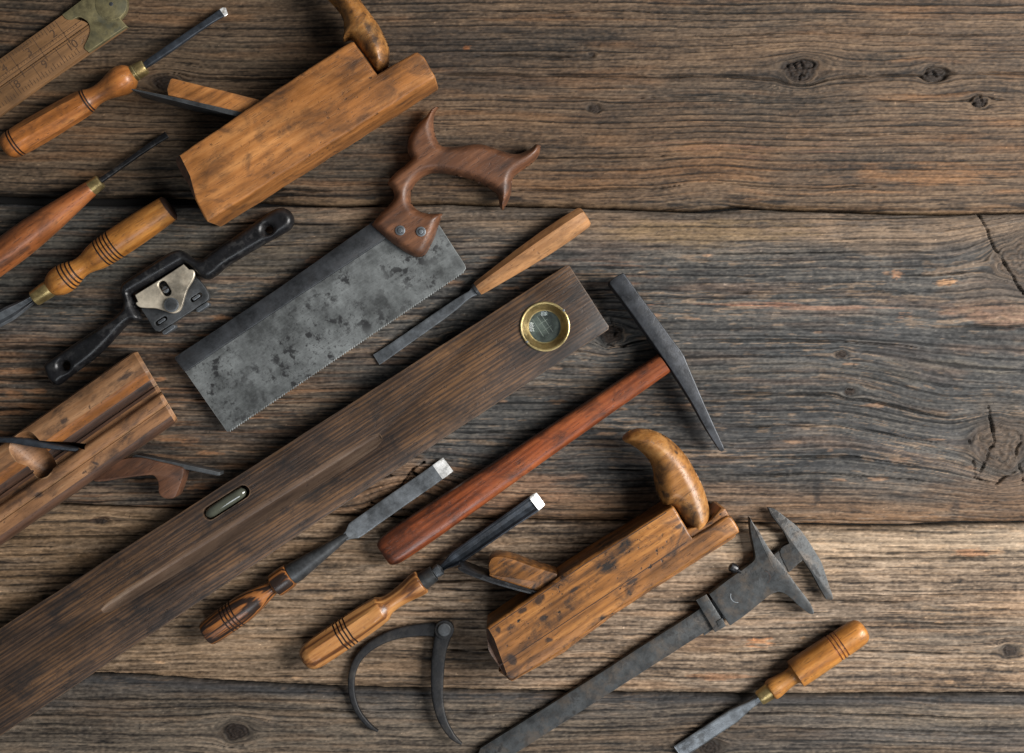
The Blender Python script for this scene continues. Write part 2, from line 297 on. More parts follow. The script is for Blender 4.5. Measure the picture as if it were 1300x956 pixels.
def wood(name, dark, mid, light, stain=(30, 22, 18), stain_amt=.5, ring=1.0, rough=.42, coat=.15, seed=0, across=3.2, pores=.6, dents=.5, dirn='Y', mottle=.5, edge=0., edge_col=None):
    t = NT(name); o = (seed*3.7, seed*1.9, seed*2.3)
    warp = t.noise(t.coord(.55, 1.6, 1.6, o), 1, 2)
    g1 = t.noise(t.coord(1.1, 13, 13, o), 1, 6, .62)
    wv = t.n('ShaderNodeTexWave', wave_type='BANDS', bands_direction=dirn); wv.inputs['Scale'].default_value = 1; wv.inputs['Distortion'].default_value = 11; wv.inputs['Detail'].default_value = 4; wv.inputs['Detail Scale'].default_value = 1.1; wv.inputs['Detail Roughness'].default_value = .62
    t.l(t.coord(.22, across, across*(.6 if dirn == 'Y' else 1.), o), wv.inputs['Vector'])
    f = t.math('ADD', t.math('MULTIPLY', wv.outputs['Fac'], .22*ring), t.math('MULTIPLY', g1, 1.05-.2*ring))
    f = t.math('ADD', f, t.math('MULTIPLY', t.math('SUBTRACT', warp, .5), .7))
    col = t.ramp(f, [(.22, srgb(*dark)), (.52, srgb(*mid)), (.86, srgb(*light))])
    por = t.noise(t.coord(7, 75, 75, o), 1, 2)
    pm = t.ramp(por, [(.60, 0.), (.70, 1.)])
    col = t.mix(t.math('MULTIPLY', pm, pores*.6), col, srgb(*stain))
    s1 = t.noise(t.coord(2.2, 3.6, 3.6, (o[0]+5, o[1], o[2])), 1, 8, .68, .6)
    sm = t.ramp(s1, [(.50, 0.), (.66, 1.)]); col = t.mix(t.math('MULTIPLY', sm, stain_amt), col, srgb(*stain))
    s2 = t.noise(t.coord(13, 16, 16, o), 1, 3, .6)
    dg_ = t.ramp(t.noise(t.coord(1.7, 2.4, 2.4, (8, seed, 4)), 1, 3), [(.46, 0.), (.60, 1.)]); dm = t.math('MULTIPLY', t.ramp(s2, [(.63, 0.), (.69, 1.)]), dg_); col = t.mix(t.math('MULTIPLY', dm, dents), col, srgb(*stain))
    hi = t.noise(t.coord(1.3, 2.2, 2.2, (o[0]+9, 3, 1)), 1, 5, .6); hm = t.ramp(hi, [(.36, .62), (.52, 1.), (.68, 1.22)]); col = t.mix(mottle, col, t.mix(1., col, hm, 'MULTIPLY'))
    hs = t.n('ShaderNodeHueSaturation'); hs.inputs['Saturation'].default_value = .97; t.l(col, hs.inputs['Color']); col = hs.outputs[0]
    if edge:
        br = t.ramp(t.noise(t.coord(4, 9, 9, (seed, 2, 6)), 1, 5, .65), [(.36, 0.), (.6, 1.)])
        col = t.mix(t.math('MULTIPLY', t.edge(3.2, breakup=br), edge), col, srgb(*(edge_col or light)))
    t.l(col, t.b.inputs['Base Color'])
    r = t.ramp(s1, [(.3, rough-.07), (.7, rough+.14)]); t.l(r, t.b.inputs['Roughness'])
    t.b.inputs['Specular IOR Level'].default_value = .45; t.b.inputs['Coat Weight'].default_value = coat; t.b.inputs['Coat Roughness'].default_value = .28
    b = t.bump(g1, .35, 1.0); b = t.bump(t.math('MULTIPLY', pm, -1), .35, .8, b); b = t.bump(t.math('MULTIPLY', dm, -1), .35, .7, b); t.bump(hi, .5, 2.0, b)
    return t.m
def metal(name, base, dark, spots=.6, rough=.42, metallic=.5, scale=1., seed=0, spot_scale=1., scr=.3, warm=None, lumps=.25, edge=.6, along=0.):
    t = NT(name); o = (seed*2.1, seed*1.3, 0)
    a = t.noise(t.coord(3.2*scale, 3.2*scale, 3.2*scale, o), 1, 10, .72)
    col = t.ramp(a, [(.36, srgb(*[v*.70 for v in base])), (.5, srgb(*base)), (.66, srgb(*[min(255, v*1.24) for v in base]))])
    if warm: col = t.mix(t.ramp(t.noise(t.coord(5, 5, 5, (4, seed, 2)), 1, 6, .65), [(.48, 0.), (.66, .75)]), col, srgb(*warm))
    s1 = t.noise(t.coord(8*spot_scale, 8*spot_scale, 8, o), 1, 5, .6, .2); m1 = t.ramp(s1, [(.53, 0.), (.61, 1.)])
    gate = t.ramp(t.noise(t.coord(1.6, 1.6, 1.6, (seed, 7, 3)), 1, 2), [(.40, .30), (.55, 1.)])
    s2 = t.noise(t.coord(30*spot_scale, 30*spot_scale, 30, o), 1, 3, .6); m2 = t.ramp(s2, [(.57, 0.), (.66, .7)])
    sm = t.math('MULTIPLY', t.math('MULTIPLY', t.math('MAXIMUM', m1, m2), gate), spots); col = t.mix(sm, col, srgb(*dark))
    if along:
        sl = t.noise(t.coord(1.5, 45, 45, (seed, 1, 1)), 1, 4, .7); col = t.mix(along, col, t.mix(1., col, t.ramp(sl, [(.35, .7), (.5, 1.), (.65, 1.35)]), 'MULTIPLY'))
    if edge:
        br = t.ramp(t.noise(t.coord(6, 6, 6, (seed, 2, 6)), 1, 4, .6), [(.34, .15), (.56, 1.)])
        col = t.mix(t.math('MULTIPLY', t.edge(1.3, breakup=br), edge), col, srgb(*[min(235, v*1.7+24) for v in base]))  # edge highlights painted into the metal's base colour
    t.l(col, t.b.inputs['Base Color'])
    t.l(t.math('SUBTRACT', metallic, t.math('MULTIPLY', sm, metallic)), t.b.inputs['Metallic'])
    sc_ = t.noise(t.coord(2, 90, 90, o), 1, 3)
    rr = t.math('ADD', t.math('ADD', t.math('MULTIPLY', a, .3), rough-.15), t.math('MULTIPLY', sm, .22)); t.l(rr, t.b.inputs['Roughness'])
    f_ = t.noise(t.coord(22, 22, 22, o), 1, 3); b = t.bump(f_, lumps, .5); b = t.bump(t.math('MULTIPLY', sm, -1), .3, .3, b); t.bump(sc_, scr, .3, b)
    return t.m
def plain(name, c, rough=.5, metallic=0., trans=0.):
    t = NT(name); f = t.noise(t.coord(9, 9, 9), 1, 4)
    t.l(t.ramp(f, [(.3, srgb(*[v*.82 for v in c])), (.7, srgb(*c))]), t.b.inputs['Base Color'])
    t.b.inputs['Roughness'].default_value = rough; t.b.inputs['Metallic'].default_value = metallic; t.b.inputs['Transmission Weight'].default_value = trans
    return t.m

# ---------------- things and their parts ----------------
def W(px, py, z=0.):
    """photo pixel seen at height z -> metres"""
    k = (HC-z)/HC
    return Vector(((px-CX)*k*S, -(py-CY)*k*S, z*S))
def thing(name, label, cat, px, py, deg, group=None):
    o = bpy.data.objects.new(name, None); sc.collection.objects.link(o); o.empty_display_size = .02
    o.location = W(px, py, 0); o.rotation_euler = (0, 0, math.radians(deg)); o['label'] = label; o['category'] = cat
    if group: o['group'] = group
    o['_'] = 0; del o['_']
    return o
def mat_of(o):
    m = Matrix.LocRotScale(o.location, o.rotation_euler, o.scale)
    return mat_of(o.parent) @ m if o.parent else m
def link(name, me, mats, parent, sharp=38, label=None):
    """me is in world metres; make it a child of parent, in the parent's frame"""
    top = parent
    me.transform(mat_of(top).inverted())
    for p in me.polygons: p.use_smooth = True
    me.set_sharp_from_angle(angle=math.radians(sharp))
    for m in (mats if isinstance(mats, (list, tuple)) else [mats]): me.materials.append(m)
    me.name = name
    o = bpy.data.objects.new(name, me); sc.collection.objects.link(o); o.parent = parent
    if label: o['label'] = label
    return o
def cr(pts, n=6, closed=True):
    """Catmull-Rom through pts; a point given twice stays a corner"""
    P = [np.array(p, float) for p in pts]; N = len(P); out = []
    rng = range(N) if closed else range(N-1)
    for i in rng:
        p1, p2 = P[i], P[(i+1) % N]
        if np.allclose(p1, p2): continue
        p0 = P[(i-1) % N] if (closed or i > 0) else p1; p3 = P[(i+2) % N] if (closed or i+2 < N) else p2
        if np.allclose(p0, p1): p0 = p1
        if np.allclose(p3, p2): p3 = p2
        for k in range(n):
            t = k/n
            out.append(.5*((2*p1)+(-p0+p2)*t+(2*p0-5*p1+4*p2-p3)*t*t+(-p0+3*p1-3*p2+p3)*t**3))
    if not closed: out.append(P[-1])
    return [tuple(q) for q in out]
def raw_slab(outline, z0, z1, bevel, holes=(), res=2, zref=None):
    """outline (photo px, unprojected at its top) extruded from z0 to z1, both rims rounded"""
    zr = z1 if zref is None else zref; loops = []
    for q, pts in enumerate([outline]+list(holes)):
        P = [np.array(W(p[0], p[1], zr)[:2])/S for p in pts]
        P = [p for i, p in enumerate(P) if np.hypot(*(p-P[i-1])) > .05]
        ar = sum(P[i-1][0]*P[i][1]-P[i][0]*P[i-1][1] for i in range(len(P)))
        if (ar < 0) == (q == 0): P = P[::-1]
        loops.append(np.array(P))
    bv = min(bevel, (z1-z0)/2-.01)
    bm = bmesh.new(); tops = []; bots = []
    for P in loops:
        d0 = P-np.roll(P, 1, 0); d1 = np.roll(P, -1, 0)-P
        n0 = np.stack([-d0[:, 1], d0[:, 0]], 1)/np.linalg.norm(d0, axis=1)[:, None]; n1 = np.stack([-d1[:, 1], d1[:, 0]], 1)/np.linalg.norm(d1, axis=1)[:, None]
        m_ = n0+n1; m_ = m_/np.maximum((m_*m_).sum(1)/2, .55)[:, None]
        def ring(ins, z): return [bm.verts.new(((p[0]+o_[0]*ins)*S, (p[1]+o_[1]*ins)*S, z*S)) for p, o_ in zip(P, m_)]
        seq = []
        lower = [(bv-bv*math.sin(t_), bv-bv*math.cos(t_)) for t_ in [k*math.pi/2/res for k in range(res+1)]]
        for a, b in lower: seq.append(ring(a, z0+b))
        for a, b in lower[::-1]: seq.append(ring(a, z1-b))
        for i in range(len(seq)-1):
            for j in range(len(P)): bm.faces.new((seq[i][j], seq[i][(j+1) % len(P)], seq[i+1][(j+1) % len(P)], seq[i+1][j]))
        tops.append(seq[-1]); bots.append(seq[0])
    for grp in (tops, bots):
        if len(grp) == 1: bm.faces.new(grp[0])
        else:
            flat = [v for g in grp for v in g]; es = []; k0 = 0; rings_ = []
            for g in grp: es += [(k0+i, k0+(i+1) % len(g)) for i in range(len(g))]; k0 += len(g); rings_.append([(v.co.x, v.co.y) for v in g])
            r_ = delaunay_2d_cdt([Vector((v.co.x/S, v.co.y/S)) for v in flat], es, [], 0, 1e-4)
            cv = []
            for k, p in enumerate(r_[0]): cv.append(flat[r_[3][k][0]] if r_[3][k] else bm.verts.new((p.x*S, p.y*S, flat[0].co.z)))
            for f in r_[2]:
                cx = sum(cv[q].co.x for q in f)/len(f); cy = sum(cv[q].co.y for q in f)/len(f); ins = False
                for g in rings_:
                    for (ax_, ay_), (bx_, by_) in zip(g, g[1:]+g[:1]):
                        if (ay_ > cy) != (by_ > cy) and cx < (bx_-ax_)*(cy-ay_)/(by_-ay_)+ax_: ins = not ins
                if ins:
                    try: bm.faces.new([cv[q] for q in f])
                    except ValueError: pass
    bmesh.ops.recalc_face_normals(bm, faces=bm.faces); me = bpy.data.meshes.new('slab'); bm.to_mesh(me); bm.free()
    return me
def slab(parent, name, m, outline, z0, z1, bevel=1., holes=(), res=2, sharp=38, tilt=None, label=None):
    me = raw_slab(outline, z0, z1, bevel, holes, res)
    if tilt: # lift along x,y: (px, py, slope_x, slope_y)
        c = W(tilt[0], tilt[1], z1)
        for v in me.vertices: v.co.z += (v.co.x-c.x)*tilt[2]-(v.co.y-c.y)*tilt[3]
    return link(name, me, m, parent, sharp, label)
def section(kind, n=32):
    out = []
    if kind == 'oct':
        for i in range(8):
            a = math.pi/8+i*math.pi/4; out.append((math.cos(a)/math.cos(math.pi/8), math.sin(a)/math.cos(math.pi/8)))
        q = []
        for i in range(8):   # eased edges
            a, b = out[i], out[(i+1) % 8]
            for t in (.06, .94): q.append((a[0]+(b[0]-a[0])*t, a[1]+(b[1]-a[1])*t))
        return q
    e = {'round': 2, 'box': 9, 'soft': 4}.get(kind, kind)
    for i in range(n):
        a = 2*math.pi*(i+(0 if e == 2 else .5))/n; c, s_ = math.cos(a), math.sin(a)
        out.append((math.copysign(abs(c)**(2/e), c), math.copysign(abs(s_)**(2/e), s_)))
    return out
def raw_loft(st, sec, kinds=None, blend=None):
    """st: (px, py, z, half width, half height[, sec override]) ; kinds: material index per span"""
    P = [W(s[0], s[1], s[2]) for s in st]; bm = bmesh.new(); rings = []
    for i, s in enumerate(st):
        a = P[max(0, i-1)]; b = P[min(len(P)-1, i+1)]; d = (b-a)
        if d.length < 1e-9: d = P[-1]-P[0]
        d.normalize(); side = Vector((d.y, -d.x, 0)).normalized(); up = side.cross(d).normalized()
        if up.z < 0: up = -up
        q = s[5] if len(s) > 5 else sec
        rings.append([bm.verts.new(P[i]+side*(u*s[3]*S)+up*(v*s[4]*S)) for u, v in q])
    n = len(rings[0])
    for i in range(len(rings)-1):
        for j in range(n):
            f = bm.faces.new((rings[i][j], rings[i][(j+1) % n], rings[i+1][(j+1) % n], rings[i+1][j]))
            if kinds: f.material_index = kinds[i]
    bm.faces.new(rings[0]); bm.faces.new(rings[-1][::-1])
    bmesh.ops.recalc_face_normals(bm, faces=bm.faces)
    me = bpy.data.meshes.new('m'); bm.to_mesh(me); bm.free(); return me
def loft(parent, name, m, st, sec='round', n=32, sharp=38, label=None, kinds=None):
    return link(name, raw_loft(st, section(sec, n) if not isinstance(sec, list) else sec, kinds), m, parent, sharp, label)
def turned(parent, name, m, p0, p1, z0, z1, prof, sec='round', grooves=(), gm=None, n=40, sharp=38, round_ends=0, smooth=0, gdepth=1.1, octs=None, label=None):
    """prof: (distance px from p0, radius); grooves: distances; octs: (t0, t1) range that is eight-sided"""
    L = math.hypot(p1[0]-p0[0], p1[1]-p0[1]); pr = [(float(a), float(b)) for a, b in prof]
    if smooth: pr = [(a, max(b, .2)) for a, b in cr(pr, smooth, False)]
    T = np.array([a for a, b in pr]); Rr = np.array([b for a, b in pr]); dark = []
    ts = list(T)
    for g in grooves: ts += [g-1.1, g-.45, g+.45, g+1.1]; dark.append(g)
    ts = sorted(ts); st = []; kinds = []
    so = None
    if octs:
        N = 48; ro = section('round', N); so = []
        for (u, v) in ro:
            a = math.atan2(v, u); k = (a+math.pi/8) % (math.pi/4)-math.pi/8; r = 1/math.cos(k)*.955; so.append((u*r, v*r))
        sec_pts = ro
    else: sec_pts = section(sec, n)
    for t in ts:
        r = float(np.interp(t, T, Rr))
        for g in dark:
            if abs(t-g) < .6: r -= gdepth
        f = t/L; s = [p0[0]+(p1[0]-p0[0])*f, p0[1]+(p1[1]-p0[1])*f, z0+(z1-z0)*f, r, r]
        if octs:
            k = float(np.clip(min((t-octs[0])/octs[2], (octs[1]-t)/octs[2]), 0, 1)); k = k*k*(3-2*k)
            s.append([(a[0]*(1-k)+b[0]*k, a[1]*(1-k)+b[1]*k) for a, b in zip(sec_pts, so)])
        st.append(tuple(s))
    for a, b in zip(ts[:-1], ts[1:]):
        kinds.append(1 if any(abs((a+b)/2-g) < .8 for g in dark) else 0)
    ms = [m, gm] if gm else m
    return link(name, raw_loft(st, sec_pts, kinds if gm else None), ms, parent, sharp, label)
def inflate(parent, name, m, outline, zc, T, r, holes=(), step=1.6, zfun=None, power=.5, flat_bottom=False, sharp=60, tfun=None, label=None):
    """a body whose outline is drawn and whose faces swell from its edge: rounded over r, then flat at +-T"""
    polys = [np.array([W(x, y, zc)[:2] for x, y in q])/S for q in [outline]+list(holes)]
    lo = polys[0].min(0)-step; hi = polys[0].max(0)+step
    xs = np.arange(lo[0], hi[0]+step, step); ys = np.arange(lo[1], hi[1]+step, step); X, Y = np.meshgrid(xs, ys)
    best = np.full(X.shape, 1e9); NX = X.copy(); NY = Y.copy(); inside = np.zeros(X.shape, bool)
    for q in polys:
        for i in range(len(q)):
            a, b = q[i], q[(i+1) % len(q)]; d = b-a; L2 = (d**2).sum()
            if L2 < 1e-9: continue
            t = np.clip(((X-a[0])*d[0]+(Y-a[1])*d[1])/L2, 0, 1); cx = a[0]+t*d[0]; cy = a[1]+t*d[1]; dd = np.hypot(X-cx, Y-cy)
            k = dd < best; best[k] = dd[k]; NX[k] = cx[k]; NY[k] = cy[k]
            if a[1] != b[1]:
                c = ((a[1] > Y) != (b[1] > Y)) & (X < (b[0]-a[0])*(Y-a[1])/(b[1]-a[1])+a[0]); inside ^= c
    sd = np.where(inside, best, -best)
    near = (sd < 0) | (sd < step*.25)
    cell = ((sd[:-1, :-1] > 0).astype(int)+(sd[1:, :-1] > 0)+(sd[:-1, 1:] > 0)+(sd[1:, 1:] > 0)) > 0
    use = np.zeros(X.shape, bool); use[:-1, :-1] |= cell; use[1:, :-1] |= cell; use[:-1, 1:] |= cell; use[1:, 1:] |= cell
    VX = np.where(near, NX, X); VY = np.where(near, NY, Y); D = np.where(near, 0, sd)
    pf = np.clip(1-(1-np.clip(D/r, 0, 1))**2, 0, 1)**power
    TT = T*np.ones(X.shape) if tfun is None else T*tfun(VX/1+CX, CY-VY)
    zz = zc*np.ones(X.shape) if zfun is None else zfun(VX+CX, CY-VY)
    ti = np.full(X.shape, -1); bi = np.full(X.shape, -1); V = []
    for j, i in zip(*np.nonzero(use)):
        ti[j, i] = len(V); V.append((VX[j, i]*S, VY[j, i]*S, (zz[j, i]+TT[j, i]*pf[j, i])*S))
        if D[j, i] <= 0: bi[j, i] = ti[j, i]
        else: bi[j, i] = len(V); V.append((VX[j, i]*S, VY[j, i]*S, (zz[j, i]-TT[j, i]*pf[j, i])*S))
    F = []
    for j, i in zip(*np.nonzero(cell)):
        q = [(j, i), (j, i+1), (j+1, i+1), (j+1, i)]
        F.append([ti[a] for a in q]); F.append([bi[a] for a in q[::-1]])
    me = bpy.data.meshes.new('m'); me.from_pydata(V, [], F)
    bm = bmesh.new(); bm.from_mesh(me); bmesh.ops.remove_doubles(bm, verts=bm.verts, dist=.18*S)
    bmesh.ops.dissolve_degenerate(bm, edges=bm.edges, dist=1e-7)
    bmesh.ops.smooth_vert(bm, verts=bm.verts, factor=.4, use_axis_x=False, use_axis_y=False, use_axis_z=True)
    bmesh.ops.recalc_face_normals(bm, faces=bm.faces); bm.to_mesh(me); bm.free()
    return link(name, me, m, parent, sharp, label)
def boolean(o, cutters, mode='DIFFERENCE'):
    """cut the meshes (world metres, own material) out of o"""
    par = o.parent; tmp = []
    for me, m in cutters:
        me.transform(mat_of(par).inverted()); me.materials.clear(); me.materials.append(m)
        for p in me.polygons: p.material_index = 0; p.use_smooth = True
        c = bpy.data.objects.new('cut', me); sc.collection.objects.link(c); c.parent = par; tmp.append(c)
        md = o.modifiers.new('b', 'BOOLEAN'); md.operation = mode; md.object = c; md.solver = 'EXACT'; md.material_mode = 'TRANSFER'
    bpy.context.view_layer.update(); dg = bpy.context.evaluated_depsgraph_get()
    me = bpy.data.meshes.new_from_object(o.evaluated_get(dg)); old = o.data; o.modifiers.clear(); o.data = me; me.name = o.name
    for c in tmp: bpy.data.objects.remove(c)
    me.set_sharp_from_angle(angle=math.radians(32)); bpy.data.meshes.remove(old)
def capsule(a, b, r, n=10):
    """stadium outline between two photo points"""
    dx, dy = b[0]-a[0], b[1]-a[1]; t = math.atan2(dy, dx); out = []
    for c, s0 in ((b, t-math.pi/2), (a, t+math.pi/2)):
        for i in range(n+1):
            q = s0+math.pi*i/n; out.append((c[0]+r*math.cos(q), c[1]+r*math.sin(q)))
    return out
def circ(c, r, n=40): return [(c[0]+r*math.cos(2*math.pi*i/n), c[1]+r*math.sin(2*math.pi*i/n)) for i in range(n)]
def worn(pts, amt=.35, seg=9., seed=1, keep=()):
    """subdivide straight edges and let them wander a little, as old wood does"""
    r = random.Random(seed); out = []
    for i in range(len(pts)):
        a, b = pts[i], pts[(i+1) % len(pts)]; L = math.hypot(b[0]-a[0], b[1]-a[1]); n = max(1, int(L/seg)); out.append(a)
        nx, ny = -(b[1]-a[1])/max(L, 1e-6), (b[0]-a[0])/max(L, 1e-6); ph = r.uniform(0, 6)
        for k in range(1, n):
            t = k/n; d = amt*(math.sin(ph+k*.7)*.5+r.uniform(-.5, .5)); out.append((a[0]+(b[0]-a[0])*t+nx*d, a[1]+(b[1]-a[1])*t+ny*d))
    return out

def blots(m, th, z, spots, c, amt=.85, seed=0):
    """stains that sit at given places of a thing: (px, py, half length, half width, degrees)"""
    nt = m.node_tree; b = nt.nodes['Principled BSDF']; src = b.inputs['Base Color'].links[0].from_socket
    t = NT.__new__(NT); t.m = m; t.t = nt; t.b = b; tot = None
    nzv = t.noise(t.coord(9, 9, 9, (seed, 3, 5)), 1, 6, .7); inv = mat_of(th).inverted()
    for (px, py, rx, ry, deg) in spots:
        lc = inv @ W(px, py, z); tc = t.n('ShaderNodeTexCoord'); mp = t.n('ShaderNodeMapping', vector_type='TEXTURE')
        mp.inputs['Location'].default_value = lc; mp.inputs['Rotation'].default_value = (0, 0, math.radians(deg)-th.rotation_euler.z)
        mp.inputs['Scale'].default_value = (rx*S, ry*S, 40*S); t.l(tc.outputs['Object'], mp.inputs['Vector'])
        ln = t.n('ShaderNodeVectorMath', operation='LENGTH'); t.l(mp.outputs[0], ln.inputs[0])
        d = t.math('ADD', ln.outputs['Value'], t.math('MULTIPLY', t.math('SUBTRACT', nzv, .5), 2.2))
        e = t.ramp(d, [(.45, 1.), (.98, 0.)]); tot = e if tot is None else t.math('MAXIMUM', tot, e)
    t.l(t.mix(t.math('MULTIPLY', tot, amt), src, srgb(*c)), b.inputs['Base Color'])
# ---------------- the table top: four weathered planks ----------------
table = bpy.data.objects.new('table_top', None); sc.collection.objects.link(table); table['kind'] = 'structure'
pm = NT('weathered_plank')
at = pm.n('ShaderNodeAttribute', attribute_name='wood_colour'); nz = pm.noise(pm.coord(20, 190, 40), 1, 3, .6)
cc = pm.mix(1., at.outputs['Color'], pm.ramp(nz, [(.25, .62), (.5, 1.), (.75, 1.3)]), 'MULTIPLY')
pm.l(cc, pm.b.inputs['Base Color']); pm.b.inputs['Roughness'].default_value = .72; pm.b.inputs['Specular IOR Level'].default_value = .32
pm.bump(nz, .55, .7)
under = plain('dark_underlay', (16, 14, 13), .9)
X0, X1 = -150., 1450.
def plank(i, ya, yb):
    sx, sy = 1.5, 1.0
    xs = np.arange(X0, X1+1, sx); lo = min(ya(xs).min(), 1e9)-1; hi = yb(xs).max()+1
    ys = np.arange(math.floor(lo), math.ceil(hi)+sy, sy); X, Y = np.meshgrid(xs, ys)
    h, c = plank_fields(i, X, Y)
    A = ya(X)+1.6+.9*fbm(X/26., X*0+i*3., 2, 3); B = yb(X)-1.6-.9*fbm(X/22., X*0+i*5.+9, 6, 3)
    if i == 0: B = B - 5.5*(1-ss(200, 450, X)) - 2.2*np.exp(-((X-920)/40.)**2)
    if i == 1: A = A + 4*(1-ss(100, 430, X))
    if i == 2: A = A + 2.5*ss(850, 1020, X)
    da = Y-A; db = B-Y; d = np.minimum(da, db)
    rd = 10. if i != 1 else 9.
    drop = np.clip(1-(d/rd), 0, 1)**2.2*5.0 + .9*np.clip(-d, 0, 3)*8
    if i == 1: drop = drop + np.clip(1-da/12., 0, 1)**1.5*2.5*(1-ss(200, 500, X))
    if i == 2: drop = drop + np.clip(1-da/15., 0, 1)**1.4*3.5*ss(800, 1020, X)
    drop = np.minimum(drop, 26)
    Z = h - drop - (1.5 if i == 2 else 0)
    Yc = np.clip(Y, A-1.2, B+1.2)
    ny, nx = X.shape
    co = np.empty((ny*nx, 3), np.float32); co[:, 0] = ((X-CX)*S).ravel(); co[:, 1] = (-(Yc-CY)*S).ravel(); co[:, 2] = ((Z-1.0)*S).ravel()
    idx = np.arange(ny*nx).reshape(ny, nx)
    q = np.stack([idx[1:, :-1], idx[1:, 1:], idx[:-1, 1:], idx[:-1, :-1]], -1)
    out = ((d[1:, :-1] < -1.9) & (d[1:, 1:] < -1.9) & (d[:-1, 1:] < -1.9) & (d[:-1, :-1] < -1.9)); q = q[~out].reshape(-1, 4)
    used = np.zeros(ny*nx, bool); used[q.ravel()] = True; remap = np.cumsum(used)-1; q = remap[q]; co = co[used]
    me = bpy.data.meshes.new('plank'); me.vertices.add(len(co)); me.vertices.foreach_set('co', co.ravel())
    me.loops.add(q.size); me.loops.foreach_set('vertex_index', q.ravel().astype(np.int32))
    me.polygons.add(len(q)); me.polygons.foreach_set('loop_start', np.arange(0, q.size, 4, dtype=np.int32)); me.polygons.foreach_set('loop_total', np.full(len(q), 4, np.int32))
    me.update(calc_edges=True); me.polygons.foreach_set('use_smooth', np.ones(len(q), bool))
    ca = me.color_attributes.new('wood_colour', 'FLOAT_COLOR', 'POINT'); rgba = np.ones((len(co), 4), np.float32); rgba[:, :3] = c.reshape(-1, 3)[used]; ca.data.foreach_set('color', rgba.ravel())
    me.materials.append(pm.m); o = bpy.data.objects.new('plank', me); sc.collection.objects.link(o); o.parent = table
    o['label'] = ['brown grey plank with small dark knots along the top', 'wide blue grey plank with a large knot at its right end', 'pale tan grey plank below the middle seam', 'dark grey plank along the bottom edge'][i]
s1f = lambda x: poly(x, SEAM1); s2f = lambda x: poly(x, SEAM2); s3f = lambda x: poly(x, SEAM3)
plank(0, lambda x: x*0-110., s1f); plank(1, s1f, s2f); plank(2, s2f, s3f); plank(3, s3f, lambda x: x*0+1075.)
bm = bmesh.new(); bmesh.ops.create_cube(bm, size=1, matrix=Matrix.Translation((0, -(482-CY)*S, -36*S)) @ Matrix.Diagonal(((X1-X0-40)*S, 1140*S, 20*S, 1)))
me = bpy.data.meshes.new('cross_batten'); bm.to_mesh(me); bm.free(); me.materials.append(under); o = bpy.data.objects.new('cross_batten', me); sc.collection.objects.link(o); o.parent = table
# ---------------- shared materials ----------------
M_box = wood('worn_beech', (98, 60, 24), (156, 98, 42), (188, 128, 68), (58, 40, 26), .65, .5, .52, .05, 1, 2.2, .7, .8, mottle=1., edge=.7, edge_col=(176, 132, 88))
M_beech2 = wood('oiled_beech', (76, 46, 16), (140, 88, 32), (178, 120, 54), (24, 18, 14), 1., .9, .44, .12, 2, 3.4, 1., 1., mottle=1., edge=.75, edge_col=(176, 122, 72))
M_mould = wood('pinkish_beech', (98, 66, 40), (140, 98, 62), (168, 126, 88), (44, 34, 30), .8, .3, .52, .06, 3, 2.4, .8, .8, mottle=1., edge=.6, edge_col=(186, 150, 112))
M_mould_o = wood('orange_beech', (104, 62, 24), (138, 84, 34), (160, 104, 50), (52, 36, 24), .5, .3, .45, .12, 4, 2.4, .8, .6, mottle=.9)
M_mould_d = wood('dark_beech', (46, 32, 25), (78, 54, 40), (108, 76, 56), (28, 24, 23), .7, .3, .5, .1, 5, 2.4)
M_horn = wood('honey_beech', (100, 62, 24), (158, 104, 44), (188, 138, 78), (40, 28, 20), .9, .05, .40, .12, 6, 2.5, 1., 1., mottle=1.)
M_saw = wood('walnut', (52, 32, 20), (90, 56, 35), (120, 79, 52), (30, 22, 20), .5, .3, .46, .08, 7, 3, .9, .5, mottle=.9, edge=.4)
M_level = wood('rosewood', (32, 25, 22), (66, 50, 39), (112, 80, 50), (18, 17, 19), .75, 1.2, .46, .10, 8, 6.5, 1., .4, mottle=1., edge=.7, edge_col=(140, 112, 86))
M_level_w = wood('worn_rosewood', (64, 49, 39), (96, 76, 61), (122, 102, 84), (52, 40, 34), .3, .5, .5, .05, 9, 6)
M_hammer = wood('reddish_ash', (72, 32, 12), (128, 62, 26), (158, 86, 42), (26, 16, 12), .75, .8, .32, .3, 10, 4, .9, .7, mottle=1.)
M_gold = wood('honey_boxwood', (120, 72, 22), (164, 104, 36), (190, 132, 60), (66, 42, 22), .45, .6, .36, .18, 11, 3, 1., .6, mottle=.9)
M_gold2 = wood('orange_boxwood', (124, 72, 24), (164, 98, 38), (190, 126, 60), (50, 32, 20), .55, .4, .36, .2, 12, 3, .9, .8, mottle=.9)
M_red = wood('aged_cherry', (96, 52, 20), (142, 80, 36), (168, 106, 58), (38, 26, 20), .7, .4, .38, .2, 13, 3, .9, 1., mottle=1.)
M_oct = wood('pale_ash_handle', (124, 82, 48), (158, 110, 66), (182, 134, 88), (82, 54, 32), .5, .5, .48, .05, 14, 3, 1., .5, mottle=.9, edge=.5)
M_zebra = wood('striped_tropical_wood', (40, 27, 20), (112, 66, 28), (152, 94, 42), (62, 50, 46), .3, 4.5, .32, .4, 15, 5.0, .5, .3, dirn='Z')
M_stripe = wood('striped_boxwood', (92, 54, 26), (158, 102, 48), (186, 130, 70), (62, 40, 28), .2, 2.6, .34, .3, 16, 3.6, .6, .3, dirn='Z')
M_ruler = wood('boxwood_ruler', (106, 76, 46), (132, 96, 60), (152, 112, 74), (82, 60, 40), .4, .3, .5, .08, 17, 2, .6, .5, mottle=.8)
M_burn = plain('burnt_groove', (44, 24, 14), .6)
M_iron = metal('dark_iron', (72, 74, 76), (34, 33, 33), .6, .44, .45, 1.3, 1, 1.)
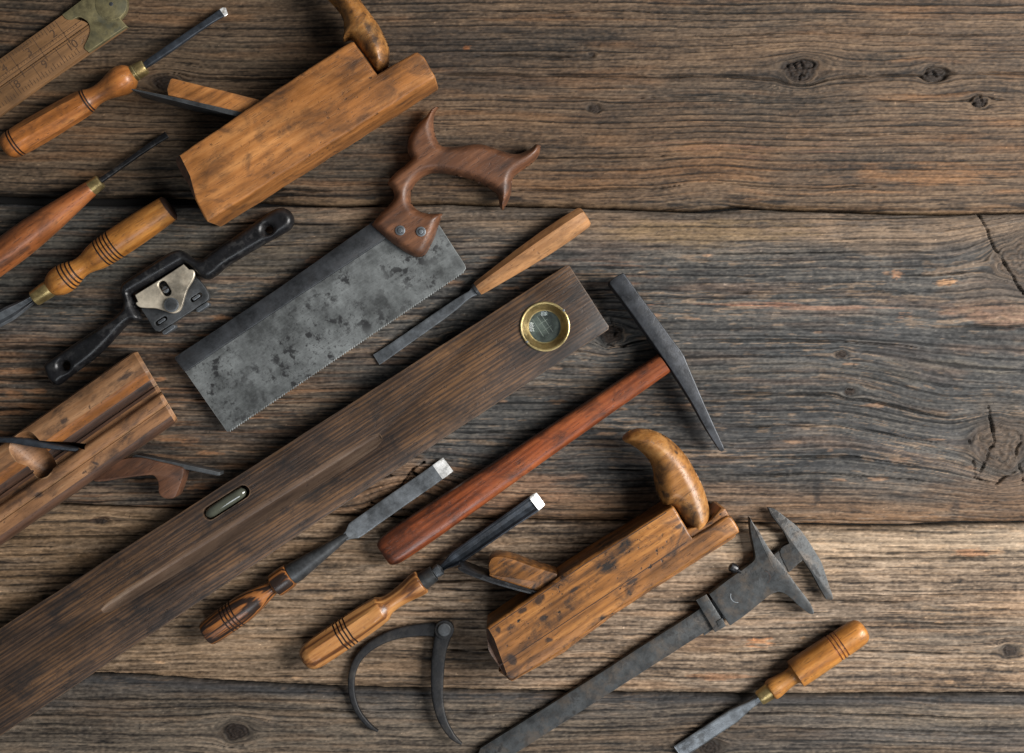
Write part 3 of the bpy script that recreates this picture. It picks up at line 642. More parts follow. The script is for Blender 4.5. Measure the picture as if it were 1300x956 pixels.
M_black = metal('black_japanned_iron', (26, 26, 28), (70, 69, 68), .35, .34, .25, 2., 2, 1.3)
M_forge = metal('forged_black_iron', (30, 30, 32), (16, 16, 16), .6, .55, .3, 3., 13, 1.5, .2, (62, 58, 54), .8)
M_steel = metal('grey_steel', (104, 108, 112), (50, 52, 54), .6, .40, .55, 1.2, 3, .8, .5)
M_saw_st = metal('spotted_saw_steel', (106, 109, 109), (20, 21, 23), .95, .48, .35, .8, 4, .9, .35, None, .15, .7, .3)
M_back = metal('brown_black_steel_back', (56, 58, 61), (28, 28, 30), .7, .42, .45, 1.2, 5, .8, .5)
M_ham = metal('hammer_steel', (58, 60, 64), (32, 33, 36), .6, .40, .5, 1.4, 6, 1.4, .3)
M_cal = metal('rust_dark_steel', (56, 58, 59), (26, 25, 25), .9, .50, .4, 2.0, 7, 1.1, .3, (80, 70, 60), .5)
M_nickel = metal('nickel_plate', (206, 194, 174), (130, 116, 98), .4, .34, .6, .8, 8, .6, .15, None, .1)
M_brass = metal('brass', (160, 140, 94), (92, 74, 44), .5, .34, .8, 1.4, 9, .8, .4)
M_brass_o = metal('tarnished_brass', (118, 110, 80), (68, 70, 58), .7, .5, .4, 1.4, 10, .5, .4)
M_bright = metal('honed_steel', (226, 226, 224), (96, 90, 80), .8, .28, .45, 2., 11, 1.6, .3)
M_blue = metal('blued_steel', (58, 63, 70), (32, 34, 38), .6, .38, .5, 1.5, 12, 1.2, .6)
M_ink = plain('engraved_ink', (84, 62, 44), .7)
M_glass = NT('glass'); M_glass.b.inputs['Transmission Weight'].default_value = 1; M_glass.b.inputs['Roughness'].default_value = .03; M_glass.b.inputs['Base Color'].default_value = (.93, .97, .95, 1); M_glass.b.inputs['IOR'].default_value = 1.45
M_glass = M_glass.m

# ---------------- folding ruler ----------------
t = thing('folding_ruler', 'boxwood folding ruler with greenish brass hinge plate and numbered ticks, in the top left corner', 'ruler', 40, 80, 32.5)
zr = 9
up = [(-30, 98), (79, 18), (101, 2), (104, 0)]
body_pts = [(-40, 104), (78, 20), (84, 24), (92, 24), (101, 22), (108, 26)]
slab(t, 'ruler_arm', M_ruler, [(-42, 104), (79, 19), (107, 27), (112, 30), (-44, 140.5)], .6, zr, .6)
slab(t, 'ruler_arm', M_ruler, [(-44, 142.0), (113, 31), (116, 40), (116, 46), (108, 60), (113, 64), (-46, 179)], .6, zr-.3, .6)
hp = cr([(79, 18.5), (79, 18.5), (101, 2), (122, -13), (134, -19), (148, -18), (158, -10), (161, 2), (159, 14), (152, 23.5), (152, 23.5), (160.5, 33), (160.5, 33), (112, 65.5), (112, 65.5), (107, 60), (112, 48), (114.5, 38), (112, 29), (106, 23.5), (99, 21.5), (91, 25), (84, 24)], 5)
hinge = slab(t, 'hinge_plate', M_brass_o, hp, .9, zr+1.2, .5)
slab(hinge, 'hinge_disc', M_brass_o, circ((141, 5), 20), 2, zr+1.75, .4); slab(hinge, 'hinge_pin', M_iron, circ((141, 5), 2.6, 16), 3, zr+2.3, .4)
slab(t, 'arm_underside', M_ruler, [(60, 101), (160, 35), (161, 36.5), (60, 105)], .5, 3.5, .5)
def strokes(parent, name, m, segs, z, wd=.8):
    bm = bmesh.new()
    for (x0, y0, x1, y1) in segs:
        a, b = W(x0, y0, z), W(x1, y1, z); d = (b-a).normalized(); s_ = Vector((-d.y, d.x, 0))*wd*S/2; u = Vector((0, 0, .12*S))
        bv = [bm.verts.new(p) for p in (a-s_, b-s_, b+s_, a+s_, a-s_-u, b-s_-u, b+s_-u, a+s_-u)]
        for q in ((0, 1, 2, 3), (7, 6, 5, 4), (0, 4, 5, 1), (1, 5, 6, 2), (2, 6, 7, 3), (3, 7, 4, 0)): bm.faces.new([bv[k] for k in q])
    me = bpy.data.meshes.new('m'); bm.to_mesh(me); bm.free(); return link(name, me, m, parent, 30)
ux, uy = math.cos(math.radians(34.9)), -math.sin(math.radians(34.9)); vx, vy = -uy, ux      # along / across (towards lower right)
seg1 = []; seg2 = []
for k in range(0, 37):
    s = -138+k*4.5; big = k % 8 == 4; mid = k % 4 == 0
    if s > -8: continue
    bx, by = 79+ux*(s)+vx*1.5, 19+uy*(s)+vy*1.5; L = 36 if big else (9 if mid else 5.5); seg1.append((bx, by, bx+vx*L, by+vy*L))
    ix, iy = 107+ux*(s+2), 29+uy*(s+2); L2 = -6 if mid else -3.5
    seg1.append((ix-vx*2, iy-vy*2, ix+vx*L2, iy+vy*L2))
    ox, oy = 112+ux*s-vx*1.8, 62+uy*s-vy*1.8; L = 33 if k % 8 == 7 else (9 if mid else 5.5); seg2.append((ox, oy, ox-vx*L, oy-vy*L)); seg2.append((ix+vx*4, iy+vy*4, ix+vx*(8 if mid else 6.5), iy+vy*(8 if mid else 6.5)))
seg1 += [(107-ux*150-vx*2, 26-uy*150-vy*2, 105-vx*2, 27-vy*2), (-20, 119, 104, 31.5)]; seg2 += [(-20, 128, 112, 36)]
strokes(t, 'tick_marks', M_ink, seg1, zr+.10, .75); strokes(t, 'tick_marks', M_ink, seg2, zr-.2, .75)
def text(parent, name, m, s, px, py, z, size, deg, h=.1):
    cu = bpy.data.curves.new('t', 'FONT'); cu.body = s; cu.size = size*S; cu.extrude = h*S; cu.align_x = 'CENTER'; cu.align_y = 'CENTER'
    ob = bpy.data.objects.new('t', cu); sc.collection.objects.link(ob); bpy.context.view_layer.update()
    me = bpy.data.meshes.new_from_object(ob.evaluated_get(bpy.context.evaluated_depsgraph_get())); bpy.data.objects.remove(ob); me.materials.clear()
    me.transform(Matrix.Translation(W(px, py, z)) @ Matrix.Rotation(math.radians(deg), 4, 'Z')); return link(name, me, m, parent, 30)
for s_, x, y in (('2', 68, 43), ('3', 37, 66), ('4', 6, 87)): text(t, 'numeral', M_ink, s_, x, y, zr+.05, 15, 35)
for s_, x, y in (('10', 92, 58), ('9', 57, 82), ('8', 22, 107), ('7', -10, 130)): text(t, 'numeral', M_ink, s_, x, y, zr-.22, 15, 35)

# ---------------- helpers for edge tools ----------------
def along(p0, p1, t):
    L = math.hypot(p1[0]-p0[0], p1[1]-p0[1]); return (p0[0]+(p1[0]-p0[0])*t/L, p0[1]+(p1[1]-p0[1])*t/L)
def gouge_blade(parent, m, pts, label=None, tipm=None):
    return loft(parent, 'blade', m, pts, 5, 24, 30, label)

# carving gouge with the eight-sided handle, top left
A0, A1 = (5, 190), (172, 92)
t = thing('carving_gouge', 'carving gouge with glossy orange eight-sided handle and brass ferrule, next to the folding ruler', 'gouge', 90, 140, 31, 'turned handle carving tools')
pr = [(0, 5), (1.5, 10), (5, 14.5), (10, 16.8), (16, 17.6), (24, 17.8), (60, 17.6), (100, 16.6), (122, 15.2), (127, 13.4), (134, 11.6), (142, 11.4), (152, 13), (162, 16), (170, 18), (176, 18.2), (183, 16.6), (188, 13), (191, 9.5)]
turned(t, 'handle', [M_gold2][0], A0, along(A0, A1, 193.6), 18.5, 18.5, pr, grooves=(16, 20, 121.5, 125), gm=M_burn, smooth=3, octs=(22, 121, 5))
fp = along(A0, A1, 188); fq = along(A0, A1, 212)
turned(t, 'ferrule', M_brass, fp, fq, 18.5, 18.5, [(0, 8), (.6, 10.2), (6, 10.3), (7, 9.4), (8, 10.2), (18, 9.3), (20, 8.6), (20.3, 4)], n=36)
loft(t, 'blade', M_blue, [(183, 84, 18.5, 3.5, 3.5), (190, 79, 18, 4.2, 4), (215, 62, 16, 4.6, 3.6), (245, 41, 13, 4.4, 3), (262, 29.5, 11, 4.2, 2.4), (274, 21.5, 9, 4.6, 2), (282, 16.5, 7.5, 5.4, 1.5)], 5, 24, 30)
loft(t, 'cutting_edge', M_bright, [(281.5, 16.8, 7.5, 5.4, 1.4), (285, 14.8, 7, 5.8, 1.0), (288, 14, 6.5, 4.2, .5)], 5, 24, 30)

# smaller gouge with red-brown handle
B0, B1 = (-40, 357), (121, 235)
t = thing('wood_gouge', 'slim gouge with smooth red brown handle running off the left edge and a black shank', 'gouge', 60, 290, 37, 'turned handle carving tools')
L = math.hypot(161, 122)
pr = [(0, 4), (3, 11), (9, 16), (20, 18.5), (45, 19.6), (75, 20), (105, 19), (135, 16.5), (160, 13.8), (180, 11.6), (196, 9.6), (198, 6)]
turned(t, 'handle', M_red, B0, along(B0, B1, 198), 20.5, 19, pr, grooves=(), smooth=3)
turned(t, 'ferrule', M_brass, along(B0, B1, 193), along(B0, B1, 211), 19, 18.6, [(0, 8.5), (.7, 9.8), (9, 9.6), (16.5, 9), (17.5, 8), (17.6, 3)])
loft(t, 'blade', M_black, [(127, 230, 18.5, 3.4, 3.4), (150, 214, 16, 3.2, 3.2), (175, 196, 13, 3.4, 3), (198, 180, 10, 4.0, 2.6), (212, 171, 8.5, 4.6, 1.8)], 3, 24, 30)

# turning tool with ringed handle
C0, C1 = (216, 263), (63, 366)
t = thing('turning_chisel', 'wood turning chisel with ringed honey coloured handle, dark butt end and wide brass ferrule', 'chisel', 130, 320, -146, 'turned handle carving tools')
pr = [(0, 12.5), (1, 14.5), (3, 16.6), (16, 17.6), (40, 18.6), (70, 19), (95, 18.6), (113, 17), (126, 13.4), (134, 12.4), (141, 13), (150, 16), (158, 17.8), (166, 18), (174, 16.6), (181, 13), (184.4, 10)]
turned(t, 'handle', M_gold, C0, C1, 20, 18, pr, grooves=(84, 89, 94, 99, 104, 144, 149, 154, 159), gm=M_burn, smooth=3)
turned(t, 'dark_end_cap', M_burn, along(C0, C1, -1.2), C0, 20, 20, [(0, 8), (.6, 13), (1.3, 14.6), (4.0, 17.1), (4.4, 12)])
turned(t, 'ferrule', M_brass, along(C0, C1, 183), along(C0, C1, 209), 18, 17.4, [(0, 9), (.8, 11), (3, 11.2), (20, 10.6), (24, 10.4), (25, 9.4), (25.5, 4)])
loft(t, 'blade', M_steel, [(43, 379, 17, 5, 4), (34, 385, 16, 6, 4), (20, 393.5, 14, 8.5, 3.6), (12, 398, 13, 9.5, 3.4), (-10, 410, 11, 9.5, 3), (-45, 430, 8, 9, 2.4)], [(-1, -.6), (-.7, -1), (.7, -1), (1, -.6), (1, .2), (.62, 1), (-.2, .35), (-.75, 1), (-1, .2)], 24, 20)

# ---------------- smoothing planes on their side ----------------
t = thing('horned_plane', 'pale brown horned plane lying on its side, its horn cut by the photo top edge', 'plane', 380, 170, 31, 'wooden horned planes')
zt = 72
bo = [(221, 206), (221, 201), (225, 198), (338, 121.5), (432, 60), (446, 52.5), (449, 53), (478.5, 94), (526, 66.5), (530, 66), (538, 72), (552, 96), (551.5, 99), (263, 281), (260.5, 279), (243, 246), (240, 240), (238, 234), (229, 222)]
body = slab(t, 'body', M_box, worn(bo, .5, 8, 3), .6, zt, 3.2, res=3)
e_ = [(0, 1), (1, 0), (0, -1), (-1, 0)]; end = raw_loft([(210, 186, 72, 11, 11), (232, 228, 72, 10, 10), (246, 254, 72, 3, 3)], e_)
ch = raw_slab([(425, 178), (440, 168), (443, 174), (428, 176)], 58, 90, .1); boolean(body, [(ch, M_burn), (end, M_mould_d)])
# long shallow rebate line along the sole
loft(t, 'sole_strip', M_box, [(272, 278.5, 40, 2.4, 30), (400, 198.5, 40, 2.4, 30), (551, 100.5, 40, 2.4, 30)], 'soft', 24)
hp = cr([(449, 53), (436, 53), (437, 40), (435, 24), (424, 8), (404, -10), (386, -20), (374, -22), (370, -30), (380, -42), (400, -44), (424, -34), (446, -16), (463, 8), (478, 28), (487, 44), (494, 62), (493, 84), (485, 91), (479, 94), (479, 94)], 5)
inflate(t, 'horn', M_horn, hp, 44, 26, 19)
slab(t, 'wedge', M_box, worn([(213, 121), (211.5, 113), (216, 100), (219, 99), (300, 119), (328, 126), (345, 140), (320, 152), (304, 142.5)], .3, 8, 5), 14, 60, 2)
slab(t, 'plane_iron', M_iron, [(166, 113.5), (168, 112.6), (214, 121.6), (262, 132), (322, 146), (340, 158), (318, 152), (260, 137.6), (213, 126)], 12, 62, .7)

blots(M_box, t, 72, [(291, 262, 8, 3, 30), (330, 174, 9, 7, 30), (388, 142, 13, 8, 40), (366, 190, 5, 3, 20), (425, 178, 9, 3, 30), (460, 150, 10, 4, 30), (224, 212, 5, 12, -60), (490, 98, 6, 4, 30), (340, 224, 5, 4, 0), (428, 72, 5, 3, 30), (527, 84, 5, 3, 30)], (60, 42, 28), .42, 6)

t = thing('horned_plane', 'dark honey coloured horned plane with figured grain, just left of the vernier caliper', 'plane', 770, 760, 34, 'wooden horned planes')
bo = [(617, 803), (617.5, 798), (621, 794.5), (742, 712), (853, 643), (856, 644), (879, 683), (918, 658), (924, 655), (929, 656.5), (938, 671), (939, 676), (780, 777), (714, 827), (652, 864), (646, 864), (640, 857), (620, 826)]
body = slab(t, 'body', M_beech2, worn(bo, .6, 8, 8), .6, 70, 3.0, res=3)
slab(t, 'body_edge', M_beech2, worn([(880, 684), (926, 655), (921, 646), (916, 645), (903, 660), (893, 667), (871, 672)], .3, 8, 8), 2, 66, 2)
end = raw_loft([(600, 782, 70, 9, 9), (619, 815, 70, 9, 9), (640, 858, 70, 4, 4)], e_); lip = raw_loft([(600, 806, 70, 4, 4), (742, 711, 70, 4, 4), (850, 641, 70, 4, 4)], e_); boolean(body, [(end, M_mould_d), (lip, M_beech2)])
sole = slab(t, 'sole_strip', M_beech2, worn([(633, 853), (650, 866), (716, 829), (782, 779), (934, 682), (936, 672), (905, 688), (778, 764), (700, 812)], .4, 9, 4), .7, 62, 2.5)
gx = [(622, 832, 870, 687)]
strokes(t, 'scribed_line', M_burn, [(633, 846, 760, 762), (760, 762, 872, 688), (622, 799, 742, 716.5), (742, 716.5, 846, 650.5)], 70.15, .9)
hp = cr([(856, 645), (842, 641), (835, 628), (830.5, 612), (829, 598), (824, 585), (813, 573), (802, 565), (793, 561), (790, 556), (795, 549), (804, 545), (812, 543.5), (828, 546), (844, 553), (860, 566), (872, 580), (882, 597), (891, 615), (897, 632), (901, 652), (900, 666), (891, 676), (880, 682), (880, 682)], 5)
inflate(t, 'horn', M_horn, hp, 44, 27, 21)
slab(t, 'wedge', M_beech2, worn(cr([(626, 734), (621, 727), (620, 717), (625, 708), (637, 706.5), (655, 711), (680, 720), (707, 728), (707, 728), (712, 745), (690, 752), (678, 750), (678, 750)], 4), .3, 6, 9), 14, 60, 3)
slab(t, 'plane_iron', M_black, cr([(581, 722), (584, 719.5), (592, 722.5), (612, 730), (640, 738), (672, 748), (700, 758), (700, 758), (680, 756), (640, 745.5), (610, 736), (590, 728)], 4), 12, 62, .8)

blots(M_beech2, t, 70, [(684, 762, 11, 6, 40), (690, 785, 7, 4, 20), (648, 797, 9, 4, 30), (633, 800, 5, 5, 0), (650, 838, 7, 9, 10), (697, 812, 6, 4, 0), (664, 775, 8, 3, 30), (730, 748, 8, 3, 33), (862, 668, 8, 4, 30), (790, 700, 9, 2.5, 33), (800, 740, 12, 2.5, 33)], (26, 21, 20), .85, 1)
blots(M_horn, t, 60, [(846, 628, 5, 4, 0), (868, 646, 9, 5, -50), (876, 664, 8, 8, 0), (858, 574, 4, 2, -40), (866, 592, 4, 1.5, -20)], (38, 30, 26), .7, 2)

# ---------------- spokeshave ----------------
t = thing('spokeshave', 'black iron spokeshave with silver lever cap, between the ringed chisel handle and the back saw', 'spokeshave', 210, 380, 36)
so = cr([(57, 466), (60, 460), (66, 456), (100, 433), (130, 413), (147, 401), (156, 391), (157, 380), (153, 370), (155, 361), (162, 355), (190, 337), (214, 321.5), (226, 317.5), (236, 320), (246, 328), (256, 329.5), (268, 321), (300, 299), (330, 278), (343, 269), (352, 264.5), (362, 264.5), (370, 270), (374, 279), (371, 289), (362, 296), (330, 314), (290, 338), (277, 349), (266, 355), (257, 353), (249, 346), (240, 337), (234, 334.5), (234, 334.5), (204, 352), (168, 373), (168, 373), (173, 388), (180, 404), (175, 408), (168, 409), (157, 418), (140, 437), (120, 456), (100, 471), (84, 483), (76, 489), (69, 488), (62, 480)], 5)
inflate(t, 'body', M_black, so, 17, 12, 9, holes=[circ((342, 292), 4.6, 20), circ((85, 464), 5.2, 20)], step=1.4)
ap = cr([(179, 392), (179, 392), (249, 352), (249, 352), (258, 362), (264.5, 373), (264, 380), (258, 385), (232, 402), (206, 419), (200, 420.5), (195, 417), (187, 404)], 4)
pl = slab(t, 'sole_plate', M_iron, ap, 7, 16, .8, holes=[capsule((200, 410.5), (209, 404.5), 3.2), capsule((244.5, 380.5), (253.5, 374.5), 3.2)])
for c in ((205, 407.5), (249, 377.5)): slab(pl, 'adjusting_stud', M_steel, capsule((c[0]-3, c[1]+2), (c[0]+3, c[1]-2), 1.8), 8, 16.5, .6)
for c in ((214, 418.5), (257, 390)): slab(pl, 'knurled_nut', M_steel, capsule((c[0]-5.5, c[1]+3.7), (c[0]+5.5, c[1]-3.7), 2.6), 5, 18, .8)
lc = cr([(171, 374.5), (171, 374.5), (204, 354), (232.5, 335.5), (232.5, 335.5), (239, 342), (239, 342), (245.5, 343), (247, 349), (244, 357), (238, 367), (234, 379), (231, 389), (227, 395.5), (219, 398), (209, 395), (197, 391.5), (184, 391), (176, 389.5), (172, 385), (174.5, 383), (174.5, 383)], 4)
cap = slab(t, 'lever_cap', M_nickel, lc, 20, 25.5, 1.4, holes=[capsule((206.5, 362), (211.5, 370.5), 5.6)], res=3)
slab(t, 'cap_bed', M_black, cr([(176, 372), (230, 338), (240, 350), (228, 388), (215, 392), (180, 384)], 4), 8, 15, 1)
slab(cap, 'slotted_screw', M_steel, circ((209.8, 367.5), 4.9, 24), 14, 22, 2, res=3)
strokes(cap, 'screw_slot', M_burn, [(205.8, 369.6, 213.4, 365.2)], 22.3, 1.2)
slab(cap, 'thumb_screw', M_steel, circ((217.3, 387), 9.2), 24, 29, .9)
slab(cap, 'thumb_screw_face', M_iron, circ((217.3, 387), 7.6), 27, 29.4, .3)

# ---------------- back saw ----------------
t = thing('back_saw', 'back saw with spotted grey blade and carved walnut open handle', 'saw', 400, 400, 33)
bl = [(236, 471), (489, 303), (559, 288), (590, 337), (591, 341), (588.5, 345)]
teeth = []; n = 104; a, b = (588.5, 345), (290, 548)
ux_, uy_ = (b[0]-a[0])/n, (b[1]-a[1])/n; nl = math.hypot(ux_, uy_); nx, ny = -uy_/nl, ux_/nl
if nx*1+ny*1 < 0: nx, ny = -nx, -ny
for k in range(n): teeth += [(a[0]+ux_*k, a[1]+uy_*k), (a[0]+ux_*(k+.45)+nx*1.6, a[1]+uy_*(k+.45)+ny*1.6)]
bl = [(228, 462), (480, 292), (545, 270), (559, 288), (590, 336), (591.5, 341)]+teeth+[(291.5, 547.5), (288, 548)]
slab(t, 'blade', M_saw_st, bl, 13, 15.4, .35, res=1)
slab(t, 'spine', M_back, worn([(221.5, 456), (222, 453), (350, 368), (476, 279), (491, 301), (489, 303.5), (362, 387), (236, 471.5), (233, 471)], .2, 14, 2), 9, 20, 1.6, res=2)
sh = cr([(471, 286), (471, 286), (484, 270), (495, 259.5), (500.5, 249), (497, 240), (491.5, 233), (491.5, 233), (496, 226), (505, 217), (514, 210.5), (522.5, 202), (522.5, 202), (518, 193), (518, 182), (521, 172), (530, 158.5), (541, 148), (547, 139.5), (553, 135.5), (557.5, 136), (557.5, 136), (553, 142.5), (550.5, 152), (551, 164), (555, 178), (562, 185.5), (580, 186.5), (603, 183), (617, 184.5), (640, 192.5), (657, 195.5), (673, 189), (680.5, 183), (687, 185.5), (687, 185.5), (684, 197), (675, 208), (660, 218.5), (651, 227), (649, 244), (644, 258), (638.5, 267.5), (638.5, 267.5), (634.5, 263), (632, 250), (624, 241), (608, 232.5), (590, 226), (562, 220.5), (544, 221.5), (530, 230.5), (522.5, 243), (522, 256), (528, 265), (540, 270.5), (562, 271), (562, 271), (557, 286), (551, 303), (541, 322.5), (533, 326.5), (524, 325), (508, 316), (492, 304)], 5)
inflate(t, 'handle', M_saw, sh, 17, 15.5, 11, power=.6, step=1.5)
for c in ((508, 292.5), (534.5, 294)):
    s_ = slab(t, 'brass_screw', M_steel, circ(c, 6.4, 28), 28, 34.2, 1.0); slab(s_, 'screw_centre', M_iron, circ(c, 4.2, 24), 33, 34.7, .3); slab(s_, 'screw_head', M_steel, circ(c, 2.8, 20), 33, 35.2, .4)

# ---------------- moulding plane, sole up, running off the left edge ----------------
t = thing('moulding_plane', 'long wooden moulding plane lying sole up with grooved profile, cut by the left edge', 'plane', 90, 580, 34.8)
zz = 58
E0 = np.array((175., 447.)); E1 = np.array((229., 538.)); ax = np.array((-math.cos(math.radians(35)), math.sin(math.radians(35))))
cs = [(-.035, 4, 0), (-.035, 40, 0), (-.02, 50, 0), (.02, zz-5, 0), (.05, zz-3, 0), (.10, zz-1.5, 0), (.24, zz-1.5, 0), (.27, zz-2.5, 1), (.315, zz-7, 1), (.36, zz-11, 1), (.39, zz-12, 2), (.43, zz-12, 2), (.437, zz-14.5, 2), (.46, zz-14.5, 2), (.467, zz-11, 2), (.50, zz-10.5, 2), (.55, zz-9.5, 0), (.565, zz-3, 0), (.59, zz-.6, 0), (.63, zz, 0), (.68, zz-.8, 0), (.705, zz-2.4, 0), (.712, zz-4.2, 0), (.72, zz-4.2, 0), (.73, zz-3.0, 0), (.86, zz-3.4, 0), (.90, zz-5.5, 2), (.93, zz-9, 2), (.95, zz-16, 2), (.96, zz-30, 2), (.96, 4, 2)]
def mpoint(u, v, z):   # u along the axis from the right end, v 0..1 across
    p = E0+(E1-E0)*v+ax*u; return W(p[0], p[1], z)
bm = bmesh.new(); rings = []; US = [0, 5, 8, 20, 60, 100, 130, 170, 210, 250, 300, 340]
for u in US:
    e = 3.5 if u == 0 else 0; rings.append([bm.verts.new(mpoint(u, v if not e else .5+(v-.5)*.96, z-(e if z > 10 else 0))) for v, z, k in cs])
nn = len(cs)
for i in range(len(US)-1):
    for j in range(nn):
        f = bm.faces.new((rings[i][j], rings[i][(j+1) % nn], rings[i+1][(j+1) % nn], rings[i+1][j])); f.material_index = cs[(j+1) % nn][2] if j < nn-1 else 2
        if i == 0: f.material_index = 0
bm.faces.new(rings[0]); bm.faces.new(rings[-1][::-1]); bmesh.ops.recalc_face_normals(bm, faces=bm.faces)
me = bpy.data.meshes.new('body'); bm.to_mesh(me); bm.free(); body = link('body', me, [M_mould, M_mould_o, M_mould_d], t, 30)
mouth = raw_slab(cr([(-30, 560), (-30, 560), (10, 560), (40, 566), (96, 572), (96, 572), (70, 582), (62, 592), (52, 601), (36, 603), (18, 600), (0, 606), (-30, 620), (-30, 620)], 4), zz-24, zz+20, .2)
cone = raw_loft([(4, 548, 80, 26, 26), (50, 588, 52, 17, 17), (70, 604, 40, 12, 12)], section('round', 32))
slit = raw_slab([(-20, 556), (98, 566), (100, 573), (20, 563), (-20, 564)], 20, zz+20, .2)
boolean(body, [(cone, M_mould), (slit, M_mould_d)])
loft(t, 'cutting_iron', M_blue, [(-20, 558, 50, 3, 8), (18, 558.5, 52, 3.6, 9), (35, 561, 53, 4.6, 8), (52, 564, 52, 4, 9), (75, 567.5, 50, 3, 9), (100, 570.5, 44, 2.6, 8)], 'soft', 20)
slab(t, 'iron_tang', M_iron, [(170, 578), (172, 577), (232, 589), (279, 599.5), (279, 603.5), (275, 604), (228, 594.5), (165, 583)], 14, 36, 1)
M_wedge = wood('dark_wedge_beech', (62, 40, 28), (96, 62, 42), (122, 84, 60), (34, 26, 24), .6, .3, .5, .08, 18, 2.4, .8, .6, mottle=1., edge=.5)
slab(t, 'wedge', M_wedge, cr([(120, 606), (150, 585), (176, 581), (200, 586), (228, 592.5), (233, 597), (232, 606), (228, 618), (224, 628), (220, 632.5), (212, 633.5), (205, 631), (201, 625), (200.5, 614), (197, 606), (190, 603.5), (165, 606), (125, 612)], 4), 12, 40, 2)

blots(M_mould, t, 56, [(160, 478, 13, 4, 30), (82, 534, 7, 4, 30), (48, 628, 7, 4, 30), (120, 588, 6, 2, -20), (150, 520, 5, 3, 30)], (44, 38, 38), .8, 3)
blots(M_mould_d, t, 50, [(182, 492, 14, 4, 33)], (22, 20, 20), .6, 4)

# ---------------- paring chisel with eight-sided handle ----------------
D0, D1 = (744, 274), (606, 367)
t = thing('paring_chisel', 'narrow paring chisel with plain pale eight-sided handle, lying between saw blade and spirit level', 'chisel', 610, 365, 34)
L = math.hypot(138, 93)
turned(t, 'handle', M_oct, D0, D1, 17, 12, [(0, 9.5), (1, 12.4), (4, 14.3), (30, 15.6), (60, 15.6), (100, 14), (140, 11.2), (163, 9.6), (166, 8.8), (166.4, 5)], octs=(-2, 170, 1.))
turned(t, 'ferrule', M_iron, along(D0, D1, 165), along(D0, D1, 171), 12, 12, [(0, 6), (.5, 8.4), (3, 8.6), (5, 8), (6, 6.5), (6.1, 3)])
loft(t, 'blade', M_steel, [(603, 369.5, 12, 6, 4.5), (598, 373, 11.5, 4.2, 4), (590, 378, 11, 4.6, 3.6), (578, 387, 10, 6, 2.6), (560, 400, 9, 6.6, 2.2), (520, 428, 6, 7, 1.9), (492, 447.5, 4, 7.3, 1.6), (478, 456.5, 3, 7.6, .6)], 7, 24, 25)

# ---------------- spirit level ----------------
t = thing('spirit_level', 'long dark rosewood spirit level with round brass dial, lying diagonally across the planks', 'spirit level', 450, 560, 33)
zl = 36
lo_ = [(718.5, 337), (722.5, 336.5), (773, 414), (772.5, 418.5), (430, 645), (-60, 975), (-140, 895), (0, 797.5), (400, 541)]
lb = slab(t, 'body', M_level, worn(lo_, .35, 16, 6), .6, zl, 1.3)
gs = [(130, 777, zl+1, 4, 2), (138, 772, zl+1, 6.5, 4.5), (165, 755, zl+1, 8.5, 6.5), (300, 671, zl+1, 10, 8.5), (440, 583, zl+1, 10, 7.5), (474, 561.5, zl+1, 8.5, 6), (484, 555.5, zl+1, 5.5, 2.5)]
groove = raw_loft(gs, [(-1, 1.2), (-1, -.1), (-.86, -.55), (-.6, -.85), (-.35, -.95), (.1, -.75), (.55, -.45), (1, -.08), (1, 1.2)])
slot = raw_slab(capsule((266.5, 651.5), (308.5, 624.5), 8.6, 12), zl-13, zl+10, .2, zref=zl)
dial = raw_slab(circ((691.8, 414.5), 31.0, 64), zl-18, zl+10, .1, zref=zl)
boolean(lb, [(groove, M_level_w), (slot, M_level), (dial, M_level)])
M_vialg = plain('aged_vial_glass', (82, 84, 72), .14); M_vialg.node_tree.nodes['Principled BSDF'].inputs['Coat Weight'].default_value = .6
vi = loft(t, 'vial', M_vialg, [(262, 654.5, zl-6, 2, 2), (265, 652.5, zl-6, 6, 5.5), (270, 649.2, zl-6, 7, 6.5), (287, 638, zl-5.6, 7.2, 6.8), (304, 627.3, zl-6, 7, 6.5), (309, 624.1, zl-6, 6, 5.5), (312, 622.2, zl-6, 2, 2)], 'round', 28)
loft(vi, 'bubble', plain('vial_bubble', (112, 114, 102), .1), [(281, 641.5, zl-1.4, .5, .3), (284, 639.6, zl-1.2, 2.6, 1.0), (292, 634.4, zl-1.2, 2.6, 1.0), (295, 632.5, zl-1.4, .5, .3)], 'round', 16)
def ring_lathe(parent, name, m, c, prof, n=72, sharp=30):
    """prof: (radius px at the dial height, z)"""
    bm = bmesh.new(); k = (HC-zl)/HC; o = W(c[0], c[1], zl); R_ = []
    for r, z in prof: R_.append([bm.verts.new((o.x+r*k*S*math.cos(2*math.pi*j/n), o.y+r*k*S*math.sin(2*math.pi*j/n), z*S)) for j in range(n)])
    m_ = len(R_)
    for i in range(m_):
        for j in range(n): bm.faces.new((R_[i][j], R_[i][(j+1) % n], R_[(i+1) % m_][(j+1) % n], R_[(i+1) % m_][j]))
    bmesh.ops.recalc_face_normals(bm, faces=bm.faces); me = bpy.data.meshes.new('m'); bm.to_mesh(me); bm.free(); return link(name, me, m, parent, sharp)
c = (691.8, 414.5)
bz = ring_lathe(t, 'brass_bezel', M_brass, c, [(31.6, zl+.3), (31.8, zl+1.2), (31.4, zl+2.2), (30.4, zl+2.6), (28.9, zl+2.2), (28.2, zl+1.2), (27.6, zl+.4), (22.5, zl-9), (21.3, zl-10.2), (20.2, zl-10.4), (20.2, zl-14), (30.5, zl-14), (30.8, zl-2)])
